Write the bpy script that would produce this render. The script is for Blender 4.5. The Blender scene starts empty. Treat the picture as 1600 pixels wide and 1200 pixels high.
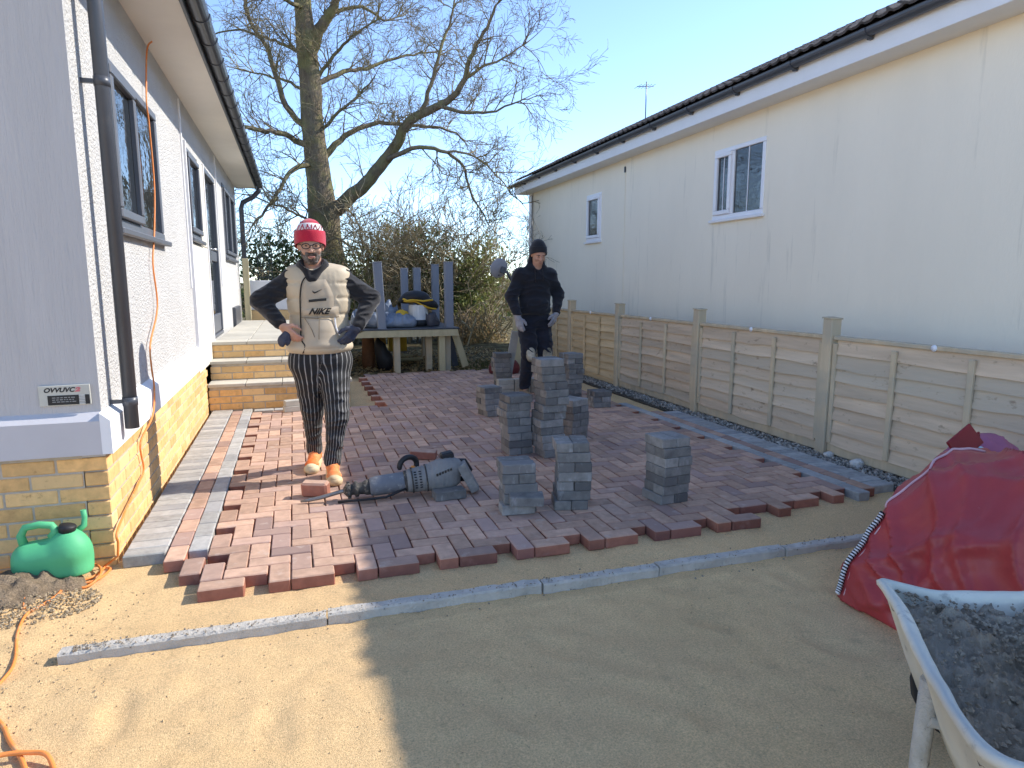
import bpy, bmesh, math, random
import numpy as np
from mathutils import Vector, Matrix, noise
from mathutils.bvhtree import BVHTree

random.seed(11)
rng = np.random.default_rng(5)
S = bpy.context.scene
COL = S.collection
R = math.radians

# ---------------------------------------------------------------- camera, sky, sun, exposure
cam_d = bpy.data.cameras.new('camera')
cam_d.sensor_width = 36.0
cam_d.lens = 36.0 * 1040 / 1600
cam_d.clip_start = 0.05
cam_d.clip_end = 2000
cam = bpy.data.objects.new('camera', cam_d)
COL.objects.link(cam)
cam.location = (0, 0, 1.41)
cam.rotation_euler = (R(90 - 8.746), 0, R(-18.005))
S.camera = cam

SUN_EL, SUN_AZ = 38.0, 2.5            # elevation; azimuth from +X towards +Y
w = bpy.data.worlds.new('World')
S.world = w
w.use_nodes = True
wn = w.node_tree.nodes
bg = wn['Background']
sky = wn.new('ShaderNodeTexSky')
sky.sky_type = 'NISHITA'
sky.sun_disc = False
sky.sun_elevation = R(SUN_EL)
sky.sun_rotation = R(90 - SUN_AZ)
sky.air_density = 0.67
sky.dust_density = 0.05
sky.ozone_density = 2.0
w.node_tree.links.new(sky.outputs[0], bg.inputs[0])
bg.inputs[1].default_value = 0.15
sd = bpy.data.lights.new('sun', 'SUN')
sd.energy = 2.5
sd.angle = R(0.53)
sd.color = (1.0, 0.94, 0.85)
sun = bpy.data.objects.new('sun', sd)
COL.objects.link(sun)
sv = Vector((math.cos(R(SUN_EL)) * math.cos(R(SUN_AZ)), math.cos(R(SUN_EL)) * math.sin(R(SUN_AZ)), math.sin(R(SUN_EL))))
sun.rotation_euler = sv.to_track_quat('Z', 'Y').to_euler()
sun.location = (20, 2, 16)
S.view_settings.view_transform = 'Standard'
S.view_settings.look = 'None'
S.view_settings.gamma = 1
S.view_settings.use_curve_mapping = False
S.view_settings.exposure = 1.42
S.cycles.max_bounces = 12
S.cycles.diffuse_bounces = 7
S.cycles.use_denoising = True

# ---------------------------------------------------------------- materials
def lin(r, g, b):
    f = lambda c: (c / 255 / 12.92) if c <= 10.3 else ((c / 255 + .055) / 1.055) ** 2.4
    return (f(r), f(g), f(b))

class NT:
    def __init__(s, name):
        s.m = bpy.data.materials.new(name)
        s.m.use_nodes = True
        s.t = s.m.node_tree
        s.b = s.t.nodes['Principled BSDF']
    def n(s, typ, **kw):
        x = s.t.nodes.new(typ)
        for k, v in kw.items():
            setattr(x, k, v)
        return x
    def l(s, a, b):
        s.t.links.new(a, b)
    def math(s, op, a, b=None, c=None):
        x = s.n('ShaderNodeMath', operation=op)
        for i, v in enumerate((a, b, c)):
            if v is None: continue
            if hasattr(v, 'node'): s.l(v, x.inputs[i])
            else: x.inputs[i].default_value = v
        return x.outputs[0]
    def mix(s, fac, a, b, typ='MIX'):
        x = s.n('ShaderNodeMix', data_type='RGBA', blend_type=typ)
        for sock, v in ((x.inputs[0], fac), (x.inputs[6], a), (x.inputs[7], b)):
            if hasattr(v, 'node'): s.l(v, sock)
            else: sock.default_value = v if isinstance(v, (int, float)) else (*v, 1)
        return x.outputs[2]
    def ramp(s, fac, lo, hi, a=0.0, b=1.0):
        x = s.n('ShaderNodeMapRange')
        s.l(fac, x.inputs[0])
        for i, v in zip((1, 2, 3, 4), (lo, hi, a, b)): x.inputs[i].default_value = v
        return x.outputs[0]
    def noise(s, vec, scale, detail=5, rough=.6, stretch=None):
        if stretch:
            mp = s.n('ShaderNodeMapping')
            mp.inputs['Scale'].default_value = stretch
            s.l(vec, mp.inputs[0]); vec = mp.outputs[0]
        x = s.n('ShaderNodeTexNoise')
        x.inputs['Scale'].default_value = scale
        x.inputs['Detail'].default_value = detail
        x.inputs['Roughness'].default_value = rough
        s.l(vec, x.inputs['Vector'])
        return x.outputs['Fac']

def pm(name, col, rough=.8, var=.18, ns=6.0, bump=.25, bs=80.0, spec=.35, piece=0.0, hue=None, alt=None, stretch=None,
       stains=None, metallic=0.0, bdist=.01, coat=0.0, fuzz=0.0, grain=None, sides=None):
    """general weathered surface: cloudy tone, optional per-piece tone, second colour, stain colour and fine relief"""
    t = NT(name)
    tc = t.n('ShaderNodeTexCoord').outputs['Object']
    oi = t.n('ShaderNodeObjectInfo').outputs['Random']
    if piece:
        isl = t.n('ShaderNodeNewGeometry').outputs['Random Per Island']
        pr = t.math('FRACT', t.math('ADD', oi, isl))
        off = t.n('ShaderNodeVectorMath', operation='ADD')
        cmb = t.n('ShaderNodeCombineXYZ')
        k = t.math('MULTIPLY', oi, 37.0)
        for i in range(3): t.l(k, cmb.inputs[i])
        t.l(tc, off.inputs[0]); t.l(cmb.outputs[0], off.inputs[1])
        tc = off.outputs[0]
    n1 = t.noise(tc, ns, stretch=stretch)
    c = t.mix(t.ramp(n1, .3, .7), tuple(max(0, x * (1 - var)) for x in col), tuple(min(1, x * (1 + var)) for x in col))
    if piece:
        if alt:
            c = t.mix(t.ramp(pr, .45, 1.0, 0, .8), c, alt)
        pr2 = t.math('FRACT', t.math('MULTIPLY', pr, 7.31))
        gain = t.ramp(pr2, 0, 1, 1 - piece, 1 + piece)
        g = t.n('ShaderNodeCombineColor')
        for i in range(3): t.l(gain, g.inputs[i])
        c = t.mix(1.0, c, g.outputs[0], 'MULTIPLY')
    elif alt:
        n3 = t.noise(tc, ns * .35, 3)
        c = t.mix(t.ramp(n3, .42, .62), c, alt)
    if stains:
        scol, sscale, lo, hi, sst = stains
        n4 = t.noise(tc, sscale, 6, .65, stretch=sst)
        c = t.mix(t.ramp(n4, lo, hi), c, scol)
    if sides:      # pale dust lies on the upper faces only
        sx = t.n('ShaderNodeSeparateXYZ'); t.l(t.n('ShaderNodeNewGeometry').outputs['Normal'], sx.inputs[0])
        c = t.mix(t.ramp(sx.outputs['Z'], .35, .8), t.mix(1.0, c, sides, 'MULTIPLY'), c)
    if grain:
        n5 = t.noise(tc, grain[0], 3, .7)
        gg = t.ramp(n5, .3, .7, 1 - grain[1], 1 + grain[1])
        g5 = t.n('ShaderNodeCombineColor')
        for i in range(3): t.l(gg, g5.inputs[i])
        c = t.mix(1.0, c, g5.outputs[0], 'MULTIPLY')
    t.l(c, t.b.inputs['Base Color'])
    t.b.inputs['Roughness'].default_value = rough
    t.b.inputs['Specular IOR Level'].default_value = spec
    t.b.inputs['Metallic'].default_value = metallic
    if coat: t.b.inputs['Coat Weight'].default_value = coat
    if fuzz:
        t.b.inputs['Sheen Weight'].default_value = fuzz
        t.b.inputs['Sheen Roughness'].default_value = .5
    if bump:
        bn = t.n('ShaderNodeBump')
        bn.inputs['Strength'].default_value = bump
        bn.inputs['Distance'].default_value = bdist
        t.l(t.noise(tc, bs, 4, .65, stretch=stretch), bn.inputs['Height'])
        t.l(bn.outputs[0], t.b.inputs['Normal'])
    return t.m

# ---------------------------------------------------------------- mesh building
class MB:
    def __init__(s):
        s.v = []; s.f = []; s.sm = []
    def add(s, vs, fs, smooth=False):
        o = len(s.v)
        s.v.extend([tuple(p) for p in vs])
        for f in fs:
            s.f.append(tuple(i + o for i in f)); s.sm.append(smooth)
        return s
    def box(s, c, d, rot=None, bev=0.0):
        hx, hy, hz = d[0] / 2, d[1] / 2, d[2] / 2
        c = Vector(c)
        M = rot if rot is not None else Matrix.Identity(3)
        if isinstance(M, (int, float)): M = Matrix.Rotation(M, 3, 'Z')
        if bev <= 0:
            vs = [c + M @ Vector((x * hx, y * hy, z * hz)) for x in (-1, 1) for y in (-1, 1) for z in (-1, 1)]
            return s.add(vs, [(0, 1, 3, 2), (4, 6, 7, 5), (0, 4, 5, 1), (2, 3, 7, 6), (0, 2, 6, 4), (1, 5, 7, 3)])
        b = min(bev, hx * .9, hy * .9, hz * .9)
        vs = []; ix = {}
        for x in (-1, 1):
            for y in (-1, 1):
                for z in (-1, 1):
                    for a in range(3):
                        p = [x * (hx - b), y * (hy - b), z * (hz - b)]
                        p[a] = (x * hx, y * hy, z * hz)[a]
                        ix[(x, y, z, a)] = len(vs)
                        vs.append(c + M @ Vector(p))
        fs = []
        for a in range(3):
            o = [i for i in range(3) if i != a]
            for sg in (-1, 1):
                q = []
                for u, w_ in ((-1, -1), (1, -1), (1, 1), (-1, 1)):
                    k = [0, 0, 0]; k[a] = sg; k[o[0]] = u; k[o[1]] = w_
                    q.append(ix[(*k, a)])
                flip = (sg > 0) != (a != 1)
                fs.append(tuple(reversed(q)) if flip else tuple(q))
        for a in range(3):
            b1, b2 = [i for i in range(3) if i != a]
            for u in (-1, 1):
                for w_ in (-1, 1):
                    k0 = [0, 0, 0]; k0[a] = -1; k0[b1] = u; k0[b2] = w_
                    k1 = list(k0); k1[a] = 1
                    fs.append((ix[(*k0, b1)], ix[(*k1, b1)], ix[(*k1, b2)], ix[(*k0, b2)]))
        for x in (-1, 1):
            for y in (-1, 1):
                for z in (-1, 1):
                    fs.append(tuple(ix[(x, y, z, a)] for a in range(3)))
        return s.add(vs, fs)
    def beam(s, p, q, w_, h, bev=0.0, up=(0, 0, 1)):
        p, q = Vector(p), Vector(q)
        d = (q - p); L = d.length; d.normalize()
        u = Vector(up)
        x = d.cross(u)
        if x.length < 1e-4: x = d.cross(Vector((1, 0, 0)))
        x.normalize(); z = x.cross(d)
        M = Matrix((x, d, z)).transposed()
        return s.box((p + q) / 2, (w_, L, h), M, bev)
    def tube(s, pts, r, seg=8, cap=True, smooth=True, flat=1.0):
        pts = [Vector(p) for p in pts]
        n = len(pts)
        rs = [r] * n if isinstance(r, (int, float)) else list(r)
        d0 = (pts[1] - pts[0]).normalized()
        x = d0.cross(Vector((0, 0, 1)))
        if x.length < .1: x = d0.cross(Vector((0, 1, 0)))
        x.normalize()
        vs = []
        for i in range(n):
            d = (pts[min(i + 1, n - 1)] - pts[max(i - 1, 0)]).normalized()
            x = (x - d * x.dot(d))
            if x.length < 1e-5: x = d.orthogonal()
            x.normalize(); y = d.cross(x)
            for k in range(seg):
                a = 2 * math.pi * k / seg
                vs.append(pts[i] + (x * math.cos(a) + y * (math.sin(a) * flat)) * rs[i])
        fs = []
        for i in range(n - 1):
            for k in range(seg):
                a = i * seg + k; b = i * seg + (k + 1) % seg
                fs.append((a, b, b + seg, a + seg))
        s.add(vs, fs, smooth)
        if cap:
            o = len(s.v) - len(vs)
            s.f.append(tuple(o + k for k in reversed(range(seg)))); s.sm.append(False)
            s.f.append(tuple(o + (n - 1) * seg + k for k in range(seg))); s.sm.append(False)
        return s
    def lathe(s, c, prof, seg=20, rot=None, smooth=True, cap=True):
        c = Vector(c); M = rot if rot is not None else Matrix.Identity(3)
        vs = []
        for (r, z) in prof:
            for k in range(seg):
                a = 2 * math.pi * k / seg
                vs.append(c + M @ Vector((r * math.cos(a), r * math.sin(a), z)))
        fs = []
        for i in range(len(prof) - 1):
            for k in range(seg):
                a = i * seg + k; b = i * seg + (k + 1) % seg
                fs.append((a, b, b + seg, a + seg))
        if cap:
            fs.append(tuple(reversed(range(seg)))); fs.append(tuple((len(prof) - 1) * seg + k for k in range(seg)))
        return s.add(vs, fs, smooth)
    def prism(s, poly, a, b, axis='Y'):
        """polygon in the other two axes, from a to b along axis"""
        n = len(poly); vs = []
        for t in (a, b):
            for (u, w_) in poly:
                vs.append({'X': (t, u, w_), 'Y': (u, t, w_), 'Z': (u, w_, t)}[axis])
        fs = [tuple(range(n)), tuple(reversed(range(n, 2 * n)))]
        for i in range(n):
            j = (i + 1) % n
            fs.append((i, i + n, j + n, j))
        return s.add(vs, fs)
    def mesh(s, name, off=(0, 0, 0)):
        m = bpy.data.meshes.new(name)
        o = Vector(off)
        m.from_pydata([Vector(p) - o for p in s.v], [], s.f)
        m.polygons.foreach_set('use_smooth', s.sm)
        return m
    def fix(s, m):
        bm = bmesh.new(); bm.from_mesh(m)
        bmesh.ops.recalc_face_normals(bm, faces=bm.faces)
        bm.to_mesh(m); bm.free()
    def build(s, name, mat, parent=None, origin=None, recalc=True):
        """mesh given in world space; child of parent if given, else a top-level object with its origin at its base"""
        if parent is not None:
            off = wloc(parent)
        elif origin is not None:
            off = Vector(origin)
        else:
            a = np.array([tuple(p) for p in s.v])
            lo, hi = a.min(0), a.max(0)
            off = Vector(((lo[0] + hi[0]) / 2, (lo[1] + hi[1]) / 2, lo[2]))
        m = s.mesh(name, off)
        if recalc: s.fix(m)
        if mat: m.materials.append(mat)
        return put(name, m, parent, None if parent is not None else off)

def wloc(o):
    v = Vector(o.location)
    while o.parent is not None:
        o = o.parent; v += Vector(o.location)
    return v

def put(name, m, parent=None, loc=None, rot=None):
    o = bpy.data.objects.new(name, m)
    COL.objects.link(o)
    if parent is not None: o.parent = parent
    if loc is not None: o.location = loc
    if rot is not None: o.rotation_euler = rot
    return o

def tag(o, label, cat, group=None):
    o['label'] = label; o['category'] = cat
    if group: o['group'] = group
    return o

def thing(name, label, cat, loc=(0, 0, 0), group=None):
    o = bpy.data.objects.new(name, None)
    o.empty_display_size = .1
    COL.objects.link(o)
    o.location = loc
    return tag(o, label, cat, group)

def struct(o):
    o['kind'] = 'structure'; return o

def stuff(o):
    o['kind'] = 'stuff'; return o

def smooth_all(o):
    o.data.polygons.foreach_set('use_smooth', [True] * len(o.data.polygons)); return o

# ---------------------------------------------------------------- implicit surfaces (bodies, cloth, bags)
def cap_(a, b, ra, rb, sc=None):
    a = np.array(a, float); b = np.array(b, float)
    sc_ = np.array(sc if sc else (1, 1, 1), float)
    def f(P):
        A, B, Q = a / sc_, b / sc_, P / sc_
        ba = B - A
        t = np.clip(((Q - A) @ ba) / max(1e-9, ba @ ba), 0, 1)
        return (np.linalg.norm(Q - (A + t[..., None] * ba), axis=-1) - (ra + (rb - ra) * t)) * sc_.min()
    return f
def ell_(c, r, rot=None):
    c = np.array(c, float); r = np.array(r, float)
    M = np.array(rot.transposed()) if rot is not None else np.eye(3)
    def f(P):
        q = (P - c) @ M.T
        k0 = np.linalg.norm(q / r, axis=-1); k1 = np.linalg.norm(q / (r * r), axis=-1) + 1e-9
        return k0 * (k0 - 1) / k1
    return f
def smin(a, b, k):
    h = np.clip(.5 + .5 * (b - a) / k, 0, 1)
    return b + (a - b) * h - k * h * (1 - h)
def union(fs, k=.03):
    def f(P):
        d = fs[0](P)
        for g in fs[1:]: d = smin(d, g(P), k)
        return d
    return f
def surfnet(f, lo, hi, h):
    lo = np.array(lo, float); hi = np.array(hi, float)
    n = np.ceil((hi - lo) / h).astype(int) + 1
    ax = [lo[i] + h * np.arange(n[i]) for i in range(3)]
    P = np.stack(np.meshgrid(*ax, indexing='ij'), -1)
    d = f(P)
    s = d < 0
    c8 = [(i, j, k) for i in (0, 1) for j in (0, 1) for k in (0, 1)]
    sl = lambda A, o: A[o[0]:n[0] - 1 + o[0], o[1]:n[1] - 1 + o[1], o[2]:n[2] - 1 + o[2]]
    cnt8 = sum(sl(s, o).astype(int) for o in c8)
    mask = (cnt8 > 0) & (cnt8 < 8)
    pos = np.zeros(tuple(n - 1) + (3,)); cnt = np.zeros(tuple(n - 1))
    for o in c8:
        for a in range(3):
            if o[a]: continue
            o2 = list(o); o2[a] = 1
            da, db = sl(d, o), sl(d, o2)
            cr = (da < 0) != (db < 0)
            t = np.where(cr, da / np.where(cr, da - db, 1), 0)
            for c in range(3):
                pos[..., c] += np.where(cr, o[c] + (t if c == a else 0), 0)
            cnt += cr
    pos = pos / np.maximum(cnt, 1)[..., None]
    idx = -np.ones(tuple(n - 1), int)
    idx[mask] = np.arange(mask.sum())
    ii = np.argwhere(mask)
    V = lo + (ii + pos[mask]) * h
    F = []
    for a in range(3):
        b, c = [(1, 2), (2, 0), (0, 1)][a]
        sh = [slice(1, n[0] - 1), slice(1, n[1] - 1), slice(1, n[2] - 1)]
        sh[a] = slice(0, n[a] - 1)
        sh2 = list(sh); sh2[a] = slice(1, n[a])
        e0, e1 = s[tuple(sh)], s[tuple(sh2)]
        st = np.array([x.start for x in sh])
        for flip, m in ((False, e0 & ~e1), (True, ~e0 & e1)):
            q = np.argwhere(m) + st
            if not len(q): continue
            ob = np.zeros(3, int); ob[b] = 1
            oc = np.zeros(3, int); oc[c] = 1
            g = lambda z: idx[z[:, 0], z[:, 1], z[:, 2]]
            quad = [g(q - ob - oc), g(q - oc), g(q), g(q - ob)]
            if flip: quad.reverse()
            F.append(np.stack(quad, 1))
    return V, np.concatenate(F)
def sdf_obj(name, f, lo, hi, h, mat, parent=None, origin=None, deform=None, relax=1):
    V, F = surfnet(f, lo, hi, h)
    for _ in range(relax):
        acc = np.zeros_like(V); ct = np.zeros(len(V))
        for a, b in ((0, 1), (1, 2), (2, 3), (3, 0)):
            np.add.at(acc, F[:, a], V[F[:, b]]); np.add.at(acc, F[:, b], V[F[:, a]])
            np.add.at(ct, F[:, a], 1); np.add.at(ct, F[:, b], 1)
        V = V * .5 + .5 * acc / np.maximum(ct, 1)[:, None]
    if deform is not None: V = deform(V)
    off = np.array(wloc(parent)) if parent is not None else np.array(origin)
    m = bpy.data.meshes.new(name)
    m.from_pydata((V - off).tolist(), [], F.tolist())
    m.polygons.foreach_set('use_smooth', [True] * len(F))
    if mat: m.materials.append(mat)
    return put(name, m, parent, None if parent is not None else off.tolist())
def fbm(V, scale, seed=0.0, octv=3):
    return np.array([noise.fractal(Vector((p[0] * scale + seed, p[1] * scale, p[2] * scale)), .9, 2.0, octv) for p in V])
def normals_of(V, F):
    N = np.zeros_like(V)
    n = np.cross(V[F[:, 2]] - V[F[:, 0]], V[F[:, 3]] - V[F[:, 1]])
    for k in range(4): np.add.at(N, F[:, k], n)
    return N / (np.linalg.norm(N, axis=1)[:, None] + 1e-12)

def text_mesh(txt, size, shear=0.0, bold=0.0, depth=.001):
    cu = bpy.data.curves.new('lettering', 'FONT')
    cu.body = txt; cu.size = size; cu.shear = shear; cu.offset = bold; cu.extrude = depth
    cu.align_x = 'CENTER'; cu.align_y = 'CENTER'
    o = bpy.data.objects.new('lettering', cu)
    COL.objects.link(o)
    dg = bpy.context.evaluated_depsgraph_get()
    m = bpy.data.meshes.new_from_object(o.evaluated_get(dg))
    bpy.data.objects.remove(o); bpy.data.curves.remove(cu)
    return m
# ================================================================ materials for the setting
M_sand = pm('sharp_sand', (.73, .50, .255), rough=.95, var=.10, ns=1.6, bump=.8, bs=260, spec=.12, bdist=.008, alt=(.66, .455, .24),
            stains=((.44, .315, .175), 9, .58, .86, None), grain=(150, .30))
M_mortar = pm('mortar_joint', (.44, .39, .32), rough=.95, ns=14, bs=200)
M_buff = pm('buff_brick', (.70, .425, .175), rough=.9, var=.16, ns=22, bump=.35, bs=130, piece=.16, alt=(.76, .54, .28), bdist=.006, stains=((.44, .26, .11), 30, .60, .75, None))
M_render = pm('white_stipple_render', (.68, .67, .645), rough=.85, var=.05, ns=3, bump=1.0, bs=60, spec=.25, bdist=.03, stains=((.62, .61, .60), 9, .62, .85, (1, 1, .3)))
M_render2 = pm('shaded_streaked_render', (.47, .455, .45), rough=.8, var=.05, ns=5, bump=.6, bs=26, spec=.3, bdist=.012, stretch=(2.2, 2.2, .22), stains=((.39, .38, .38), 8, .58, .8, (2.5, 2.5, .3)))  # streaked white render, base colour darkened to carry the end wall's shade
M_trimw = pm('white_trim', (.78, .775, .78), rough=.55, var=.03, ns=4, bump=.1, bs=60)
M_beige = pm('beige_panel', (.70, .66, .56), rough=.7, var=.03, ns=3, bump=.12, bs=120)
M_soffit = pm('cream_soffit', (.86, .81, .71), rough=.55, var=.03, ns=3, bump=.05, bs=40)
M_anth = pm('anthracite_plastic', (.060, .066, .080), rough=.38, var=.1, ns=4, bump=.05, bs=60, spec=.5, stains=((.13, .13, .13), 12, .62, .85, (1, 1, .3)))
M_frame = pm('grey_window_frame', (.115, .125, .145), rough=.42, var=.08, ns=5, bump=.05, bs=80, spec=.5)
M_upvc = pm('white_upvc', (.80, .80, .83), rough=.35, var=.02, ns=4, bump=.03, bs=30, spec=.5)
M_cream = pm('cream_painted_render', (.88, .80, .655), rough=.85, var=.035, ns=1.1, bump=.35, bs=34, spec=.25, bdist=.008, stretch=(1, 1, .35),
             stains=((.60, .55, .45), 5.5, .60, .82, (1.3, 1.3, .12)))
M_slab = pm('pale_paving_slab', (.50, .47, .40), rough=.85, var=.08, ns=9, bump=.25, bs=110, piece=.07)
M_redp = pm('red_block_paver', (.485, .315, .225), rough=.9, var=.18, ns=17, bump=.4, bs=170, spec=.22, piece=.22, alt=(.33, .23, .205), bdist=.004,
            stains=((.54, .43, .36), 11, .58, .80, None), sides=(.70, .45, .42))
M_greyp = pm('grey_block_paver', (.38, .37, .345), rough=.85, var=.2, ns=19, bump=.5, bs=120, spec=.3, piece=.16, alt=(.31, .31, .315), bdist=.005,
             stains=((.44, .43, .42), 16, .55, .8, None))
M_char = pm('charcoal_block', (.225, .21, .195), rough=.85, var=.28, ns=16, bump=.45, bs=130, spec=.3, piece=.36, alt=(.145, .138, .135), bdist=.004,
            stains=((.38, .37, .36), 20, .58, .76, (1, 1, .35)))
M_conc = pm('concrete', (.50, .46, .40), rough=.92, var=.18, ns=13, bump=.8, bs=90, bdist=.01, stains=((.15, .14, .12), 30, .60, .68, None))
M_gravel = pm('gravel', (.30, .27, .23), rough=.9, var=.25, ns=30, bump=.2, bs=150, piece=.5, alt=(.46, .43, .38))
M_fence = pm('weathered_fence_board', (.60, .47, .335), rough=.9, var=.2, ns=7, bump=.5, bs=40, spec=.2, piece=.14, stretch=(1, .14, 1.6), bdist=.006, alt=(.47, .42, .33),
             stains=((.27, .20, .135), 16, .60, .74, (1, .5, 1)))
M_fence2 = pm('fresh_fence_board', (.58, .44, .26), rough=.9, var=.2, ns=7, bump=.5, bs=40, spec=.2, piece=.12, stretch=(1, .14, 1.6), bdist=.006,
              stains=((.34, .24, .13), 14, .62, .78, (1, .5, 1)))
M_post = pm('weathered_post', (.55, .445, .30), rough=.9, var=.2, ns=9, bump=.5, bs=40, spec=.2, stretch=(1, 1, .12), bdist=.006, alt=(.47, .41, .305))
M_timber = pm('treated_timber', (.46, .40, .25), rough=.85, var=.14, ns=8, bump=.4, bs=45, spec=.2, piece=.1, stretch=(1, 1, .2))
M_tile = pm('brown_roof_tile', (.085, .072, .066), rough=.85, var=.25, ns=14, bump=.6, bs=70, piece=.25, alt=(.12, .10, .09))
M_black = pm('black_rubber', (.018, .018, .02), rough=.55, var=.2, ns=8, bump=.1, bs=60)

def glass_mat():
    t = NT('window_glass')
    tc = t.n('ShaderNodeTexCoord').outputs['Object']
    t.b.inputs['Base Color'].default_value = (.022, .026, .03, 1)
    t.b.inputs['Roughness'].default_value = .025
    t.b.inputs['Specular IOR Level'].default_value = .9
    bn = t.n('ShaderNodeBump'); bn.inputs['Strength'].default_value = .10; bn.inputs['Distance'].default_value = .02
    t.l(t.noise(tc, 9, 2, .5, stretch=(1, 1, 2.2)), bn.inputs['Height'])
    t.l(bn.outputs[0], t.b.inputs['Normal'])
    return t.m
M_glass = glass_mat()

# ================================================================ the ground
def axis(stops):
    out = []
    for a, b, st in stops:
        n = max(1, int(round((b - a) / st)))
        out += [a + (b - a) * i / n for i in range(n)]
    return out + [stops[-1][1]]
gx = axis([(-400, -40, 60), (-40, -6, 4), (-6, -2.2, .3), (-2.2, 3.0, .028), (3.0, 6, .12), (6, 40, 4), (40, 400, 60)])
gy = axis([(-300, -30, 60), (-30, -2, 4), (-2, .9, .1), (.9, 3.6, .024), (3.6, 12, .10), (12, 24, .5), (24, 60, 6), (60, 800, 120)])
FOOT = [(-.35, 1.75, .3), (-.12, 2.05, .25), (.05, 1.55, -.2), (.62, 1.9, .5), (.9, 2.25, .45), (1.25, 1.75, -.5), (1.62, 2.2, .9), (-.62, 2.3, .1), (1.95, 1.9, .7), (.35, 2.9, 1.2), (1.7, 2.88, 1.4), (2.2, 2.45, .3)]
def sand_z(x, y):
    if abs(x) > 8 or y > 26 or y < -4: return -.02
    z = .009 * noise.fractal(Vector((x * 1.3, y * 1.3, 0)), .9, 2, 3) + .008 * noise.noise(Vector((x * 9, y * 9, 3))) + .0042 * noise.noise(Vector((x * 31, y * 31, 5)))
    # scuffed footprints and trowel drag in the loose sand by the cable
    f = max(0, min(1, (.55 - x) / 1.2)) * max(0, min(1, (2.6 - y) / .6 + .5))
    z += f * .010 * noise.noise(Vector((x * 14 + 9, y * 14, 1)))
    for (fx, fy, fr) in FOOT:
        q = ((x - fx) * math.cos(fr) + (y - fy) * math.sin(fr)) / .055; r_ = (-(x - fx) * math.sin(fr) + (y - fy) * math.cos(fr)) / .135
        e = q * q + r_ * r_
        if e < 2.2: z += -.011 * math.exp(-e * e) + .005 * math.exp(-(e - 1.45) ** 2 * 9)
    if abs(y - (2.60 - .006 * x)) < .05: z += .004 * math.cos((y - 2.60) * 60)
    if y > 2.95 and -1 < x < 3.9: z = min(z, .002) - .004 + .003 * noise.noise(Vector((x * 12, y * 12, 8)))
    d = math.hypot((x + 1.35) / .55, (y - 3.1) / .42)
    if d < 1: z += .05 * (1 - d * d) + .03 * (1 - d) * noise.noise(Vector((x * 16, y * 16, 2)))
    if y > 10: z += min(1, (y - 10) / 3) * .05 * noise.noise(Vector((x * 1.1, y * 1.1, 4)))
    return z
g = MB()
nx, ny = len(gx), len(gy)
vs = [(x, y, sand_z(x, y)) for y in gy for x in gx]
fs = [(j * nx + i, j * nx + i + 1, (j + 1) * nx + i + 1, (j + 1) * nx + i) for j in range(ny - 1) for i in range(nx - 1)]
g.add(vs, fs, True)
def ground_mat():
    m = M_sand.copy(); m.name = 'sand_and_soil'
    nt = m.node_tree; b = nt.nodes['Principled BSDF']
    src = b.inputs['Base Color'].links[0].from_socket
    tc = nt.nodes.new('ShaderNodeTexCoord'); sp = nt.nodes.new('ShaderNodeSeparateXYZ')
    nt.links.new(tc.outputs['Object'], sp.inputs[0])
    mr = nt.nodes.new('ShaderNodeMapRange'); mr.inputs[1].default_value = 9.7; mr.inputs[2].default_value = 10.2
    nt.links.new(sp.outputs['Y'], mr.inputs[0])
    n = nt.nodes.new('ShaderNodeTexNoise'); n.inputs['Scale'].default_value = 3.5; n.inputs['Detail'].default_value = 8
    nt.links.new(tc.outputs['Object'], n.inputs['Vector'])
    cr = nt.nodes.new('ShaderNodeValToRGB')
    cr.color_ramp.elements[0].position = .38; cr.color_ramp.elements[0].color = (.06, .045, .028, 1)
    cr.color_ramp.elements[1].position = .62; cr.color_ramp.elements[1].color = (.20, .17, .085, 1)
    nt.links.new(n.outputs['Fac'], cr.inputs[0])
    mx = nt.nodes.new('ShaderNodeMix'); mx.data_type = 'RGBA'
    nt.links.new(mr.outputs[0], mx.inputs[0]); nt.links.new(src, mx.inputs[6]); nt.links.new(cr.outputs[0], mx.inputs[7])
    nt.links.new(mx.outputs[2], b.inputs['Base Color'])
    return m
struct(g.build('sand_ground', ground_mat(), origin=(0, 0, 0), recalc=False))

# ================================================================ block paving
PZ = .055
def one_box(name, d, bev, mat, wob=0):
    mb = MB().box((0, 0, 0), d, None, bev)
    m = mb.mesh(name); mb.fix(m); m.materials.append(mat)
    return m
me_paver = [one_box('red_paver', (.195, .095, .062), .005, M_redp) for _ in range(1)][0]
me_grey = one_box('grey_paver', (.195, .095, .062), .005, M_greyp)
pav = struct(bpy.data.objects.new('block_paving', None)); COL.objects.link(pav); pav.location = (1.4, 6, 0)
FX, FY, NI, NJ = -.475, 3.07, 39, 69
pieces = []          # (x, y, rot90)
for j in range(NJ):
    for i in range(NI):
        k = (i - j) % 4
        x, y = FX + i * .1, FY + j * .1
        if k == 0 and i + 1 < NI: pieces.append((x + .1, y + .05, 0, j))
        elif k == 3 and j + 1 < NJ: pieces.append((x + .05, y + .1, 1, j))
pieces = [p for p in pieces if not (p[0] < .92 and p[1] > 7.35) and not (p[0] > 2.45 and p[1] < 3.22) and not (p[0] > 3.05 and p[1] < 3.32)]
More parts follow.
